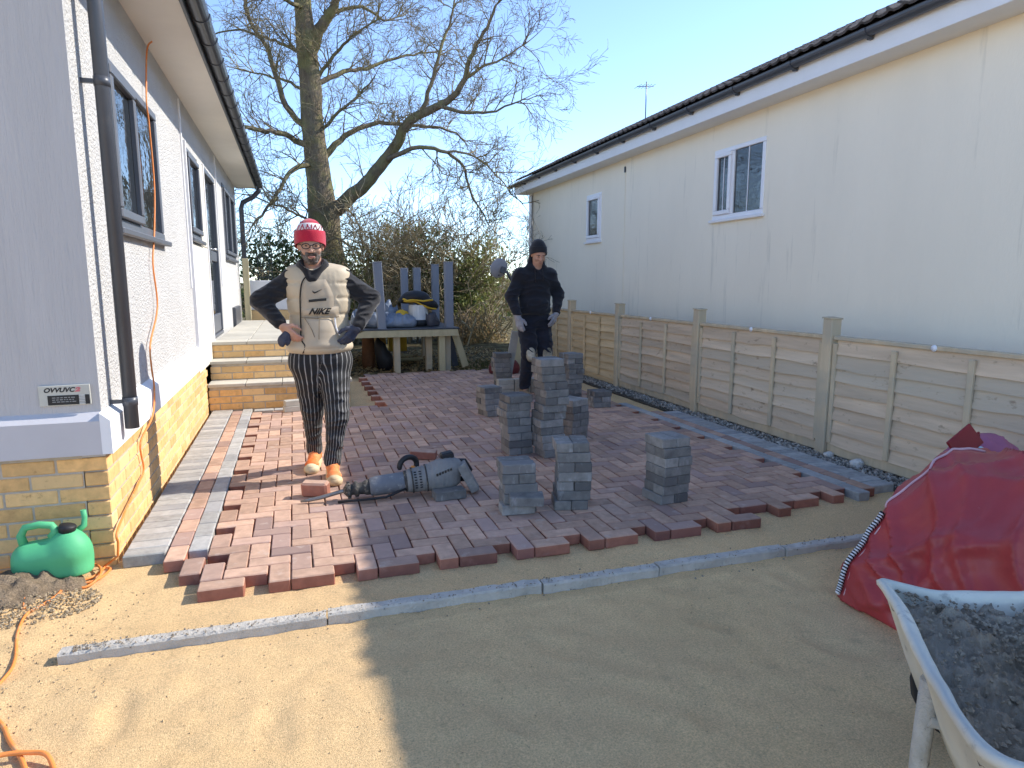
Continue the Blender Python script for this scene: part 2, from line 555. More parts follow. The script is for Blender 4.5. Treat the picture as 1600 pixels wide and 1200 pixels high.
# a second, staggered column of red blocks beside the border
pieces += [(FX - .052, FY + .30, 1, 0)]
pieces.sort(key=lambda p: p[0] ** 2 + p[1] ** 2)
def lay(name, me, x, y, rot, zt, parent, jit=.0016):
    o = put(name, me, parent)
    o.location = Vector((x + random.uniform(-jit, jit), y + random.uniform(-jit, jit), zt - .031 + random.uniform(-.0018, .0018))) - wloc(parent)
    o.rotation_euler = (random.gauss(0, .005), random.gauss(0, .005), (math.pi / 2 if rot else 0) + random.gauss(0, .006) + (math.pi if random.random() < .5 else 0))
    return o
for (x, y, r, j) in pieces[:300]:
    lay('red_paver', me_paver, x, y, r, PZ, pav)
mb = MB()
for (x, y, r, j) in pieces[300:]:
    Mx = Matrix.Rotation(random.gauss(0, .005), 3, 'X') @ Matrix.Rotation(random.gauss(0, .005), 3, 'Y') @ Matrix.Rotation((math.pi / 2 if r else 0) + random.gauss(0, .006), 3, 'Z')
    mb.box((x, y, PZ - .031 + random.uniform(-.002, .002)), (.195, .095, .062), Mx, .005)
stuff(mb.build('red_paver_field', M_redp, pav))
# left border: grey header course against the wall, red stretcher course, grey stretcher course
bl = struct(bpy.data.objects.new('paving_border', None)); COL.objects.link(bl); bl.location = (-.68, 5.4, 0)
y = 3.63
while y < 7.56:
    lay('grey_paver', me_grey, -.777, y, 0, PZ + .002, bl); y += .1005
y = 3.56
while y < 7.5:
    lay('red_paver', me_paver, -.624, y, 1, PZ, bl); y += .2005
y = 3.67
while y < 7.5:
    lay('grey_paver', me_grey, -.527, y, 1, PZ, bl); y += .2005
x = -.36
while x < .0:
    lay('grey_paver', me_grey, x, 7.47, 0, PZ + .002, bl); x += .2005
# right border by the fence
br = struct(bpy.data.objects.new('paving_border', None)); COL.objects.link(br); br.location = (3.6, 5, 0)
y = 3.36
while y < 6.6:
    lay('grey_paver', me_grey, 3.478, y, 1, PZ, br); y += .2005
y = 3.42
while y < 6.2:
    lay('red_paver', me_paver, 3.577, y, 1, PZ, br); y += .2005
y = 3.40
while y < 6.05:
    lay('grey_paver', me_grey, 3.727, y, 0, PZ, br); y += .1005

# ================================================================ concrete edging laid in the sand
xs = [-.90, .07, 1.02, 1.62, 2.36, 2.98]
labs = ['longest pale concrete edging strip, its ragged end in the sunlit sand', 'concrete edging strip second from the sunlit end, crossing out of the shadow edge',
        'short concrete edging strip in the middle of the shaded line', 'concrete edging strip next to last before the red bag', 'concrete edging strip whose end runs up to the red bag']
for i in range(5):
    a, b = xs[i] + .004, xs[i + 1] - .004
    n = 40
    prof = [(-.03, -.02), (-.03, .034), (-.024, .043), (.024, .043), (.03, .034), (.03, -.02)]
    v = []; f = []
    for k in range(n + 1):
        x = a + (b - a) * k / n
        yb = 2.722 - .006 * (x + .9)
        for q, (dy, dz) in enumerate(prof):
            jj = .0035 * noise.noise(Vector((x * 30, dy * 60, dz * 60 + i)))
            v.append((x + (jj * 2 if k in (0, n) else 0), yb + dy + jj + .004 * (i % 2), dz + (jj if dz > 0 else 0) + .004 * (i % 2)))
    m = len(prof)
    for k in range(n):
        for q in range(m):
            f.append((k * m + q, k * m + (q + 1) % m, (k + 1) * m + (q + 1) % m, (k + 1) * m + q))
    f += [tuple(range(m)), tuple(n * m + q for q in reversed(range(m)))]
    tag(MB().add(v, f).build('edging_strip', M_conc), labs[i], 'edging strip', 'concrete edging strips in the sand')

# ================================================================ gravel strip under the fence
mb = MB()
octa = [(1, 0, 0), (-1, 0, 0), (0, 1, 0), (0, -1, 0), (0, 0, 1), (0, 0, -1)]
of = [(0, 2, 4), (2, 1, 4), (1, 3, 4), (3, 0, 4), (2, 0, 5), (1, 2, 5), (3, 1, 5), (0, 3, 5)]
def pebble(mb, c, r):
    M = Matrix.Rotation(random.random() * 6, 3, 'Z') @ Matrix.Rotation(random.random() * 6, 3, 'X')
    s = (r * random.uniform(.7, 1.3), r * random.uniform(.7, 1.3), r * random.uniform(.5, .9))
    mb.add([Vector(c) + M @ Vector((p[0] * s[0], p[1] * s[1], p[2] * s[2])) for p in octa], of)
for _ in range(7000):
    y = 2.9 + 7.2 * random.random() ** 1.3
    x = 3.86 + random.random() * .30
    pebble(mb, (x, y, .012 + .025 * random.random()), random.uniform(.007, .019))
stuff(mb.build('gravel', M_gravel, origin=(4, 6, 0)))
mb = MB()
mb.box((4.0, 6.5, .005), (.36, 7.6, .02))
struct(mb.build('gravel_bed', pm('dark_soil', (.07, .06, .045), ns=20, bump=.5)))
for c, r, lb in (((3.99, 3.84, .05), .045, 'large white stone in the gravel beyond the near shaded post'), ((4.0, 4.13, .045), .034, 'small white stone right beside the near fence post')):
    V = []; bm = bmesh.new(); bmesh.ops.create_icosphere(bm, subdivisions=2, radius=1)
    for v in bm.verts:
        k = 1 + .25 * noise.noise(v.co * 2 + Vector(c) * 9)
        v.co = Vector((v.co.x * r * 1.3 * k, v.co.y * r * k, v.co.z * r * .8 * k))
    m = bpy.data.meshes.new('stone'); bm.to_mesh(m); bm.free()
    m.materials.append(pm('white_stone', (.62, .60, .56), ns=30, bump=.3))
    tag(put('stone', m, None, c), lb, 'stone')

# ================================================================ lap-board fence
XF = 4.06
fen = thing('board_fence', 'low weathered lap board fence with square posts along the cream house', 'fence', (XF, 6.5, 0))
posts = [2.42, 4.25, 6.08, 7.9, 9.5, 11.1]
for i, y in enumerate(posts):
    mb = MB().box((XF - .005, y, .555), (.098, .098, 1.13), None, .006)
    mb.build('fence_post', M_post, fen)
    MB().box((XF - .005, y, 1.124), (.112, .112, .012), Matrix.Rotation(.06, 3, 'X'), .003).build('post_cap', M_post, fen)
for i in range(5):
    y0, y1 = posts[i] + .052, posts[i + 1] - .052
    mat = M_fence if i < 3 else M_fence2
    L = y1 - y0
    mb = MB()
    mb.box((XF, (y0 + y1) / 2, .085), (.04, L, .085), None, .004)          # bottom rail
    mb.box((XF - .012, y0 + .022, .53), (.05, .04, .80), None, .004)
    mb.box((XF - .012, y1 - .022, .53), (.05, .04, .80), None, .004)
    panel = mb.build('fence_panel', M_post if i < 3 else M_fence2, fen)
    MB().box((XF - .004, (y0 + y1) / 2, .972), (.062, L, .032), None, .005).build('cap_rail', M_post, panel)
    for q in (1, 2):
        MB().box((XF - .036, y0 + L * q / 3, .525), (.022, .042, .80), None, .004).build('batten', M_post if i < 3 else M_fence2, panel)
    nb = 8
    for b in range(nb):
        z0 = .125 + b * .103
        v = []; f = []; n = 14
        sd_ = random.random() * 50
        for k in range(n + 1):
            yy = y0 + .03 + (L - .06) * k / n
            wv = .020 * noise.noise(Vector((yy * 2.2, sd_, 0))) + .008 * noise.noise(Vector((yy * 7, sd_, 1)))
            wt = .006 * noise.noise(Vector((yy * 2, sd_, 5)))
            bow = .003 * noise.noise(Vector((yy * 3, sd_, 9)))
            v += [(XF - .031 + bow, yy, z0 - .008 + wv), (XF - .008 + bow, yy, z0 + .128 + wt), (XF - .001 + bow, yy, z0 + .128 + wt), (XF - .019 + bow, yy, z0 - .008 + wv)]
        for k in range(n):
            for q in range(4):
                f.append((k * 4 + q, k * 4 + (q + 1) % 4, (k + 1) * 4 + (q + 1) % 4, (k + 1) * 4 + q))
        f += [(0, 1, 2, 3), tuple(n * 4 + q for q in (3, 2, 1, 0))]
        MB().add(v, f).build('plank', mat, panel)
for y in (3.32, 5.2, 7.05, 8.75):
    MB().lathe((XF - .036, y, .972), [(.0, -.006), (.022, -.004), (.022, .004), (.0, .006)], 12, Matrix.Rotation(R(90), 3, 'Y'), cap=False).build('round_tag', M_upvc, fen)
# ================================================================ houses
def wall_x(x0, y0, y1, z0, z1, holes, depth, face):
    """wall face in the plane X = x0 with rectangular openings and reveals going back by depth (face = +1 looks to +X)"""
    ys = sorted({y0, y1, *[h[0] for h in holes], *[h[1] for h in holes]})
    zs = sorted({z0, z1, *[h[2] for h in holes], *[h[3] for h in holes]})
    mb = MB()
    for a, b in zip(ys, ys[1:]):
        for c, d in zip(zs, zs[1:]):
            ym, zm = (a + b) / 2, (c + d) / 2
            if any(h[0] < ym < h[1] and h[2] < zm < h[3] for h in holes): continue
            q = [(x0, a, c), (x0, b, c), (x0, b, d), (x0, a, d)]
            mb.add(q if face > 0 else q[::-1], [(0, 1, 2, 3)])
    xb = x0 - depth * face
    for (a, b, c, d) in holes:
        for q in ([(x0, a, c), (x0, b, c), (xb, b, c), (xb, a, c)], [(x0, a, d), (xb, a, d), (xb, b, d), (x0, b, d)],
                  [(x0, a, c), (xb, a, c), (xb, a, d), (x0, a, d)], [(x0, b, c), (x0, b, d), (xb, b, d), (xb, b, c)]):
            mb.add(q if face > 0 else q[::-1], [(0, 1, 2, 3)])
        q = [(xb, a, c), (xb, b, c), (xb, b, d), (xb, a, d)]
        mb.add(q if face > 0 else q[::-1], [(0, 1, 2, 3)])
    return mb

def window_x(house, x0, face, y0, y1, z0, z1, mat, lights, bars=0, sill=True, name='window', fr=.055):
    """lights: list of (fraction start, fraction end, opens) along Y"""
    xo = x0 + face * .012
    dx = .07
    xc = xo - face * dx / 2
    mb = MB()
    mb.box((xc, (y0 + y1) / 2, z1 - fr / 2), (dx, y1 - y0, fr), None, .006)
    mb.box((xc, (y0 + y1) / 2, z0 + fr / 2), (dx, y1 - y0, fr), None, .006)
    hz = z1 - z0 - 2 * fr - .004
    mb.box((xc, y0 + fr / 2, (z0 + z1) / 2), (dx - .002, fr, hz), None, .006)
    mb.box((xc, y1 - fr / 2, (z0 + z1) / 2), (dx - .002, fr, hz), None, .006)
    cuts = [y0 + fr + (y1 - y0 - 2 * fr) * l[1] for l in lights[:-1]]
    for c in cuts: mb.box((xc, c, (z0 + z1) / 2), (dx - .004, fr * .8, hz), None, .006)
    win = mb.build(name, mat, house)
    for (a, b, op) in lights:
        ya = y0 + fr + (y1 - y0 - 2 * fr) * a + (0 if a == 0 else fr * .4)
        yb = y0 + fr + (y1 - y0 - 2 * fr) * b - (0 if b == 1 else fr * .4)
        za, zb = z0 + fr, z1 - fr
        if op:
            s = MB(); t = .052; xs_ = xo + face * .008
            s.box((xs_, (ya + yb) / 2, zb - t / 2), (.04, yb - ya + .02, t), None, .007)
            s.box((xs_, (ya + yb) / 2, za + t / 2), (.04, yb - ya + .02, t), None, .007)
            s.box((xs_, ya + t / 2 - .01, (za + zb) / 2), (.038, t, zb - za - 2 * t - .004), None, .007)
            s.box((xs_, yb - t / 2 + .01, (za + zb) / 2), (.038, t, zb - za - 2 * t - .004), None, .007)
            s.build('sash', mat, win)
            ya += t - .012; yb -= t - .012; za += t; zb -= t
        xg = xo - face * (.012 if op else .03)
        p = MB().box((xg, (ya + yb) / 2, (za + zb) / 2), (.012, yb - ya + .008, zb - za + .008)).build('pane', M_glass, win)
        if bars:
            s = MB()
            s.box((xg + face * .009, (ya + yb) / 2, (za + zb) / 2), (.006, .012, zb - za))
            s.build('glazing_bar', mat, win)
    if sill:
        MB().box((x0 + face * .02, (y0 + y1) / 2, z0 - .018), (.066, y1 - y0 + .05, .036), Matrix.Rotation(face * R(5), 3, 'Y'), .006).build('sill', mat, win)
    return win

def gutter_y(mb, x, z, r, y0, y1, n=10):
    """half-round channel along Y, with thickness"""
    prof = [(math.cos(math.pi + math.pi * k / n) * r, math.sin(math.pi + math.pi * k / n) * r) for k in range(n + 1)]
    inn = [(a * .9, b * .9 + .002) for a, b in reversed(prof)]
    pr = prof + inn
    v = [(x + a, y, z + b) for y in (y0, y1) for a, b in pr]
    m = len(pr)
    f = [(q, (q + 1) % m, m + (q + 1) % m, m + q) for q in range(m)] + [tuple(range(m)), tuple(m + q for q in reversed(range(m)))]
    mb.add(v, f, False)

# ---------------------------------------------------------------- left bungalow
XW, YN, YE = -.92, 3.65, 13.2
hl = thing('bungalow', 'white rendered bungalow on a buff brick base with grey windows and gutter', 'house', (-3.4, 8.4, 0))
ZS = 3.08
wins = [(4.24, 5.72, 1.71, 2.63), (7.11, 7.95, 1.83, 2.68), (8.42, 9.55, .74, 2.70), (10.7, 12.5, 1.76, 2.82)]
mb = wall_x(XW, YN, YE, .56, ZS + .1, wins, .1, 1)
mb.build('wall', M_render, hl, recalc=False)
mb = MB()
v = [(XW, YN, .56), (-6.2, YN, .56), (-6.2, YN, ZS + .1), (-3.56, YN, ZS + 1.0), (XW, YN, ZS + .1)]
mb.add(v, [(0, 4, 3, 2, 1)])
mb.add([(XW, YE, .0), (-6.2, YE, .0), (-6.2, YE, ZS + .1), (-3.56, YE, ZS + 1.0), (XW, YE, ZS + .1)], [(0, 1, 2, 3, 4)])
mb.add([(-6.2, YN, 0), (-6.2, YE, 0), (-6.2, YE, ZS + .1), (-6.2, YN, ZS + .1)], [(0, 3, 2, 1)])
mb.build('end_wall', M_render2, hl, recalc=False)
# projecting white plinth band with a sloping top, round the corner
pf = [(0, .58), (.045, .58), (.045, .745), (.0, .785)]
mb = MB().prism([(XW + a, b) for a, b in pf], YN - .044, 7.07, 'Y')
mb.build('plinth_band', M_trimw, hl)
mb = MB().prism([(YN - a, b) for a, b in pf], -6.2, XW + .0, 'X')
mb.build('plinth_band', pm('shaded_white_trim', (.50, .485, .50), rough=.55, var=.04, ns=4, bump=.1, bs=60), hl)  # same white trim as the long side, with the near end's shade in its colour
# beige service panel beside the door
MB().box((XW + .004, 7.74, 1.15), (.02, 1.30, 1.26), None, .003).build('panel', M_beige, hl)
MB().box((XW + .004, 8.19, 2.24), (.02, .40, .90), None, .003).build('panel', M_beige, hl)
for y in (7.08, 8.40):
    MB().box((XW + .012, y, 1.66), (.034, .03, 2.1), None, .003).build('cover_strip', M_trimw, hl)
for y in (6.98, 9.9):
    MB().box((XW + .005, y, 2.2), (.016, .045, 1.7), None, .002).build('cover_strip', M_trimw, hl)
window_x(hl, XW, 1, *wins[0], M_frame, [(0, .44, 1), (.44, 1, 0)])
window_x(hl, XW, 1, *wins[1], M_frame, [(0, 1, 1)])
window_x(hl, XW, 1, *wins[3], M_frame, [(0, .5, 1), (.5, 1, 1)])
# the door
y0, y1, z0, z1 = wins[2]
mb = MB(); fr = .06; xc = XW - .02
mb.box((xc, (y0 + y1) / 2, z1 - fr / 2), (.08, y1 - y0, fr), None, .006)
mb.box((xc, (y0 + y1) / 2, z0 + .02), (.08, y1 - y0, .04), None, .006)
for q in (y0 + fr / 2, y1 - fr / 2): mb.box((xc, q, (z0 + z1) / 2 - .01), (.078, fr, z1 - z0 - fr - .05), None, .006)
mb.box((xc - .005, (y0 + y1) / 2, z0 + .16), (.05, y1 - y0 - 2 * fr, .22), None, .006)
mb.box((xc - .005, (y0 + y1) / 2, z0 + .98), (.05, y1 - y0 - 2 * fr, .12), None, .006)
door = mb.build('door', M_frame, hl)
MB().box((xc - .012, (y0 + y1) / 2, z0 + .6), (.02, y1 - y0 - 2 * fr - .01, .64)).build('pane', M_glass, door)
MB().box((xc - .012, (y0 + y1) / 2, z0 + 1.47), (.02, y1 - y0 - 2 * fr - .01, .86)).build('pane', M_glass, door)
M_chrome = pm('brushed_metal', (.62, .62, .63), rough=.25, metallic=1.0, var=.05, bump=0)
mb = MB().box((xc + .05, y0 + .12, z0 + 1.0), (.012, .04, .24), None, .004)
mb.tube([(xc + .05, y0 + .12, z0 + 1.04), (xc + .1, y0 + .12, z0 + 1.04), (xc + .105, y0 + .24, z0 + 1.04)], .011, 8)
mb.build('handle', M_chrome, door)
# meter box near the far end
MB().box((XW + .02, 11.75, .78), (.06, 1.0, .46), None, .008).build('meter_box', M_anth, hl)
# eaves
MB().box((-.745, (YN + YE) / 2 - .05, ZS + .012), (.35, YE - YN + .4, .018)).build('soffit', M_soffit, hl)
MB().box((-.562, (YN + YE) / 2 - .05, ZS + .075), (.022, YE - YN + .42, .17), None, .003).build('fascia', M_anth, hl)
gut = MB(); gutter_y(gut, -.50, ZS + .07, .058, YN - .35, YE + .2)
gut = gut.build('gutter', M_anth, hl)
y = YN + .05
k = 0
while y < YE + .1:
    mb = MB(); gutter_y(mb, -.50, ZS + .071, .065, y, y + (.09 if k % 4 == 3 else .028))
    mb.build('bracket', M_anth, gut); y += .46; k += 1
# near downpipe and far downpipe
dp = MB().tube([(-.83, 3.83, .66), (-.83, 3.83, 2.9), (-.83, 3.83, 3.07)], .034, 16).build('downpipe', M_anth, hl)
for z in (2.36, .80):
    MB().lathe((-.83, 3.83, z), [(.034, -.022), (.037, -.022), (.037, .022), (.034, .022)], 16).build('collar', M_anth, dp)
    MB().box((-.885, 3.83, z), (.07, .02, .02)).build('bracket', M_anth, dp)
MB().tube([(-.50, YE + .02, ZS + .0), (-.52, YE + .02, ZS - .06), (-.62, YE + .05, ZS - .16), (-.80, YE + .06, ZS - .26), (-.83, YE + .06, ZS - .36), (-.83, YE + .06, .6)], .042, 12).build('downpipe', M_anth, hl)
# roof
rf = MB()
rf.add([(-.52, YN - .3, ZS + .15), (-.52, YE + .3, ZS + .15), (-3.56, YE + .3, ZS + 1.15), (-3.56, YN - .3, ZS + 1.15), (-6.6, YE + .3, ZS + .15), (-6.6, YN - .3, ZS + .15),
        (-.52, YN - .3, ZS + .19), (-.52, YE + .3, ZS + .19), (-3.56, YE + .3, ZS + 1.2), (-3.56, YN - .3, ZS + 1.2), (-6.6, YE + .3, ZS + .19), (-6.6, YN - .3, ZS + .19)],
       [(0, 3, 2, 1), (3, 5, 4, 2), (6, 7, 8, 9), (9, 8, 10, 11), (0, 1, 7, 6), (4, 5, 11, 10), (0, 6, 9, 3), (3, 9, 11, 5), (1, 2, 8, 7), (2, 4, 10, 8)])
rf.build('roof', M_tile, hl)
# brick base: mortar core, every brick its own piece
mb = MB()
mb.box((XW - .048, (YN + 7.6) / 2 + .005, .27), (.1, 7.6 - YN - .01, .62))
mb.box(((XW - 6.2) / 2 - .06, YN + .0545, .27), (5.2, .11, .619))
mb.build('mortar', M_mortar, hl)
me_bs = one_box('brick', (.215, .1025, .065), .004, M_buff)
me_bh = one_box('brick', (.1025, .1025, .065), .004, M_buff)
def brick(me, x, y, z, rz, parent):
    o = put('brick', me, parent)
    o.location = Vector((x + random.uniform(-.001, .001), y + random.uniform(-.001, .001), z)) - wloc(parent)
    o.rotation_euler = (0, random.gauss(0, .003), rz)
for c in range(8):
    z = .002 + c * .075 + .0325 - .035
    # the corner brick belongs to the long side on even courses and to the near end on odd ones
    y = YN - .005 + (.1075 if c % 2 == 0 else .1125 + .1075)
    while y < 7.62:
        brick(me_bs, XW + .007 - .05125, y, z, math.pi / 2, hl); y += .225
    x = XW + .007 - (.1075 if c % 2 else .1125 + .1075)
    while x > -2.6:
        brick(me_bs, x, YN - .005 + .05125, z, 0, hl); x -= .225
# name plate on the near wall
yp = YN - .004
pl = MB().box((-1.062, yp - .004, .873), (.215, .008, .098), Matrix.Rotation(R(-.8), 3, 'Y'), .002).build('name_plate', pm('plate_cream', (.50, .49, .43), rough=.5, var=.06, ns=20, bump=0), None)
tag(pl, 'small cream and black name plate on the shaded white end wall above the watering can', 'sign')
MB().box((-1.0685, yp - .0085, .851), (.130, .002, .046)).build('panel', pm('plate_black', (.02, .02, .022), rough=.5, bump=0), pl)
MB().box((-.969, yp - .0085, .851), (.019, .002, .046)).build('panel', bpy.data.materials['plate_black'], pl)
M_ink = bpy.data.materials['plate_black']
def letters(txt, x, z, size, mat, parent, shear=.25, bold=.0, y=yp - .0085, sx=1.0):
    m = text_mesh(txt, size, shear, bold, .0006)
    m.transform(Matrix.Diagonal((sx, 1, 1, 1)))
    m.transform(Matrix.Rotation(R(90), 4, 'X'))
    m.materials.append(mat)
    o = put('lettering', m, parent); o.location = Vector((x, y, z)) - wloc(parent)
    return o
letters('OVVUVC', -1.085, .899, .030, M_ink, pl, .3, .0012, sx=1.05)
letters('2', -1.008, .899, .027, pm('plate_red', (.55, .16, .17), rough=.6, bump=0), pl, .25, .002, sx=1.4)
mb = MB()
M_pl_w = pm('plate_white', (.55, .54, .50), rough=.5, bump=0)
for k, z in enumerate((.863, .853, .843)):
    x = -1.115
    while x < -1.03:
        l = random.uniform(.006, .016); mb.box((x + l / 2, yp - .0102, z), (l, .001, .0045)); x += l + .004
mb.build('small_print', pm('plate_grey', (.26, .26, .25), bump=0), pl)
MB().box((-.991, yp - .0085, .851), (.028, .002, .046)).build('panel', M_pl_w, pl)
mb = MB()
for z in (.866, .857, .849, .841, .834): mb.box((-.991, yp - .0099, z), (.024, .001, .0025))
mb.build('small_print', bpy.data.materials['plate_grey'], pl)

# ---------------------------------------------------------------- brick steps and terrace
st = thing('brick_steps', 'three buff brick steps with pale slab treads by the white bungalow', 'steps', (-.1, 7.9, 0))
SX0, SX1 = -.91, .56
lev = [(7.60, .335), (7.90, .545), (8.20, .735)]
mb = MB()
zb = .0
for i, (y, z) in enumerate(lev):
    mb.box(((SX0 + SX1) / 2, y + .1495, (zb + z - .035) / 2 + .0), (SX1 - SX0 - .03, .30, z - .035 - zb + .0))
mb.build('mortar', M_mortar, st)
z_prev = .045
for i, (y, z) in enumerate(lev):
    rows = [z_prev + .008 + .0325 + q * .075 for q in range(4) if z_prev + .008 + .06 + q * .075 < z - .03]
    for q, zz in enumerate(rows):
        x = SX0 + (.108 if (q + i) % 2 else .055)
        while x < SX1 - .04:
            h = (q + i) % 2 == 0 and x < SX0 + .06 or x > SX1 - .12
            brick(me_bh if h else me_bs, x, y + .046, zz, 0, st)
            x += (.051 if h else .1075) + .01 + .1075
    # right flank of the step
    for q, zz in enumerate(rows): brick(me_bs, SX1 - .052, y + .21, zz, math.pi / 2, st)
    n = 4
    for k in range(n):
        a, b = SX0 + (SX1 + .02 - SX0) * k / n + .003, SX0 + (SX1 + .02 - SX0) * (k + 1) / n - .003
        MB().box(((a + b) / 2, y + .145, z - .0175), (b - a, .33, .035), None, .004).build('tread_slab', M_slab, st)
    z_prev = z
te = struct(bpy.data.objects.new('terrace', None)); COL.objects.link(te); te.location = (0, 10, 0)
MB().box((-.16, 10.6, .35), (1.46, 4.0, .66)).build('terrace_base', M_mortar, te)
me_sl = one_box('paving_slab', (.352, .44, .036), .004, M_slab)
for j in range(9):
    for i in range(4):
        o = put('paving_slab', me_sl, te); o.location = Vector((-.70 + i * .359, 8.77 + j * .447, .718 + random.uniform(-.002, .002))) - wloc(te)
# low white wall, trellis and timber post at the far end of the terrace
wl = thing('garden_wall', 'low white garden wall beyond the terrace behind the man', 'wall', (-.1, 13.3, 0))
MB().box((-.1, 13.3, 1.16), (1.5, .14, .54), None, .01).build('wall', M_trimw, wl)
MB().box((-.1, 13.3, .44), (1.4, .16, .88)).build('wall', M_buff, wl)
pt = MB().box((-.80, 13.05, 1.2), (.10, .10, 1.24), None, .006).build('timber_post', M_timber, None)
tag(pt, 'short yellow timber post standing at the far corner of the white bungalow', 'post')
tr = MB()
for k in range(6): tr.box((-.62 + k * .05, 13.6, 1.5), (.012, .012, 1.0))
for k in range(7): tr.box((-.49, 13.588, 1.1 + k * .13), (.27, .012, .012))
tag(tr.build('trellis', pm('dark_trellis', (.07, .08, .08), bump=0), None), 'narrow dark trellis above the low white wall', 'trellis')

# ---------------------------------------------------------------- right-hand house
XR, RY0, RY1 = 5.2, -3.0, 14.65
hr = thing('neighbour_house', 'long cream rendered single storey house with brown tiled roof and white windows', 'house', (8.2, 6, 0))
rw = [(6.62, 7.60, 2.19, 3.05), (10.92, 11.53, 2.13, 2.96)]
wall_x(XR, RY0, RY1, 0, 3.37, rw, .1, -1).build('wall', M_cream, hr, recalc=False)
mb = MB()
mb.add([(XR, RY1, 0), (11.2, RY1, 0), (11.2, RY1, 3.45), (8.2, RY1, 5.0), (XR, RY1, 3.45)], [(0, 1, 2, 3, 4)])
mb.add([(XR, RY0, 0), (11.2, RY0, 0), (11.2, RY0, 3.45), (8.2, RY0, 5.0), (XR, RY0, 3.45)], [(4, 3, 2, 1, 0)])
mb.add([(11.2, RY0, 0), (11.2, RY1, 0), (11.2, RY1, 3.45), (11.2, RY0, 3.45)], [(0, 1, 2, 3)])
mb.build('end_wall', M_cream, hr)
window_x(hr, XR, -1, *rw[0], M_upvc, [(0, .62, 0), (.62, 1, 1)], 1)
window_x(hr, XR, -1, *rw[1], M_upvc, [(0, 1, 1)], 0)
MB().box((5.055, (RY0 + RY1) / 2 + .05, 3.372), (.31, RY1 - RY0 + .3, .02)).build('soffit', M_trimw, hr)
MB().box((4.90, (RY0 + RY1) / 2 + .05, 3.46), (.024, RY1 - RY0 + .32, .21), None, .003).build('fascia', M_trimw, hr)
MB().box((XR - .02, RY1 - .1, 1.68), (.03, .19, 3.36), None, .004).build('corner_trim', M_trimw, hr)
MB().tube([(XR - .045, RY1 - .24, 3.3), (XR - .045, RY1 - .24, .2)], .011, 6).build('cable', M_anth, hr)
for y in (10.05,): MB().box((XR - .006, y, 1.7), (.006, .02, 3.3)).build('cover_strip', M_cream, hr)
MB().box((XR - .012, 10.05, 3.2), (.02, .03, .09)).build('vent', M_anth, hr)
gut = MB(); gutter_y(gut, 4.835, 3.565, .058, RY0 - .1, RY1 + .42)
gut = gut.build('gutter', M_anth, hr)
y = 1.2; k = 0
while y < RY1 + .2:
    mb = MB(); gutter_y(mb, 4.835, 3.566, .068, y, y + .05)
    mb.box((4.865, y + .025, 3.51), (.05, .045, .05), None, .008)
    mb.build('bracket', M_anth, gut); y += .92; k += 1
# roof: a slab carrying rows of roman tiles
sl = R(26)
def rp(s_, up=0.0): return (4.85 + s_ * math.cos(sl) - up * math.sin(sl), 3.60 + s_ * math.sin(sl) + up * math.cos(sl))
a0, a1, b0, b1 = rp(.03), rp(3.6), rp(.03, -.03), rp(3.6, -.03)
rf = MB().prism([a0, a1, b1, b0], RY0, RY1 + .12, 'Y')
c0 = (16.4 - a0[0] , a0[1]); c1 = (16.4 - a1[0], a1[1])
rf.prism([c1, c0, (c0[0], c0[1] - .03), (c1[0], c1[1] - .03)], RY0, RY1 + .12, 'Y')
rf = rf.build('roof', M_tile, hr)
def tile_mesh():
    n = 12; W = .30; v = []; f = []
    for s_ in (0, .40):
        for t in (0, 1):
            for k in range(n + 1):
                yy = -W / 2 + W * k / n
                u = (k / n * 2) % 1
                hgt = .019 * max(0, math.sin(math.pi * min(1, u / .55))) if u < .55 else 0
                x, z = rp(s_, hgt + (.022 if t else 0) + (.022 if s_ == 0 else 0))
                v.append((x - 4.85, yy, z - 3.60))
    m = n + 1
    for k in range(n):
        f += [(m + k, m + k + 1, 3 * m + k + 1, 3 * m + k), (k, k + 1, m + k + 1, m + k), (k, 2 * m + k, 2 * m + k + 1, k + 1)]
    mb = MB().add(v, f); me = mb.mesh('roof_tile'); mb.fix(me); me.materials.append(M_tile)
    return me
me_t = tile_mesh()
for row in range(7):
    y = 2.6
    while y < RY1 + .15:
        x, z = rp(row * .34 + .075)
        o = put('roof_tile', me_t, rf); o.location = Vector((x, y + random.uniform(-.003, .003), z + random.uniform(0, .004))) - wloc(rf)
        o.rotation_euler = (random.gauss(0, .006), random.gauss(0, .008), 0)
        y += .302
# television aerial on the roof
mb = MB().tube([(8.2, 14.9, 5.1), (8.2, 14.9, 6.1)], .014, 6)
mb.tube([(7.95, 14.9, 5.97), (8.4, 14.9, 6.01)], .008, 5)
for k in range(5): mb.tube([(7.98 + k * .09, 14.72, 5.975 + k * .008), (7.98 + k * .09, 15.08, 5.975 + k * .008)], .005, 4)
tag(mb.build('tv_aerial', M_anth, None), 'thin television aerial rising above the brown tiled roof', 'aerial')
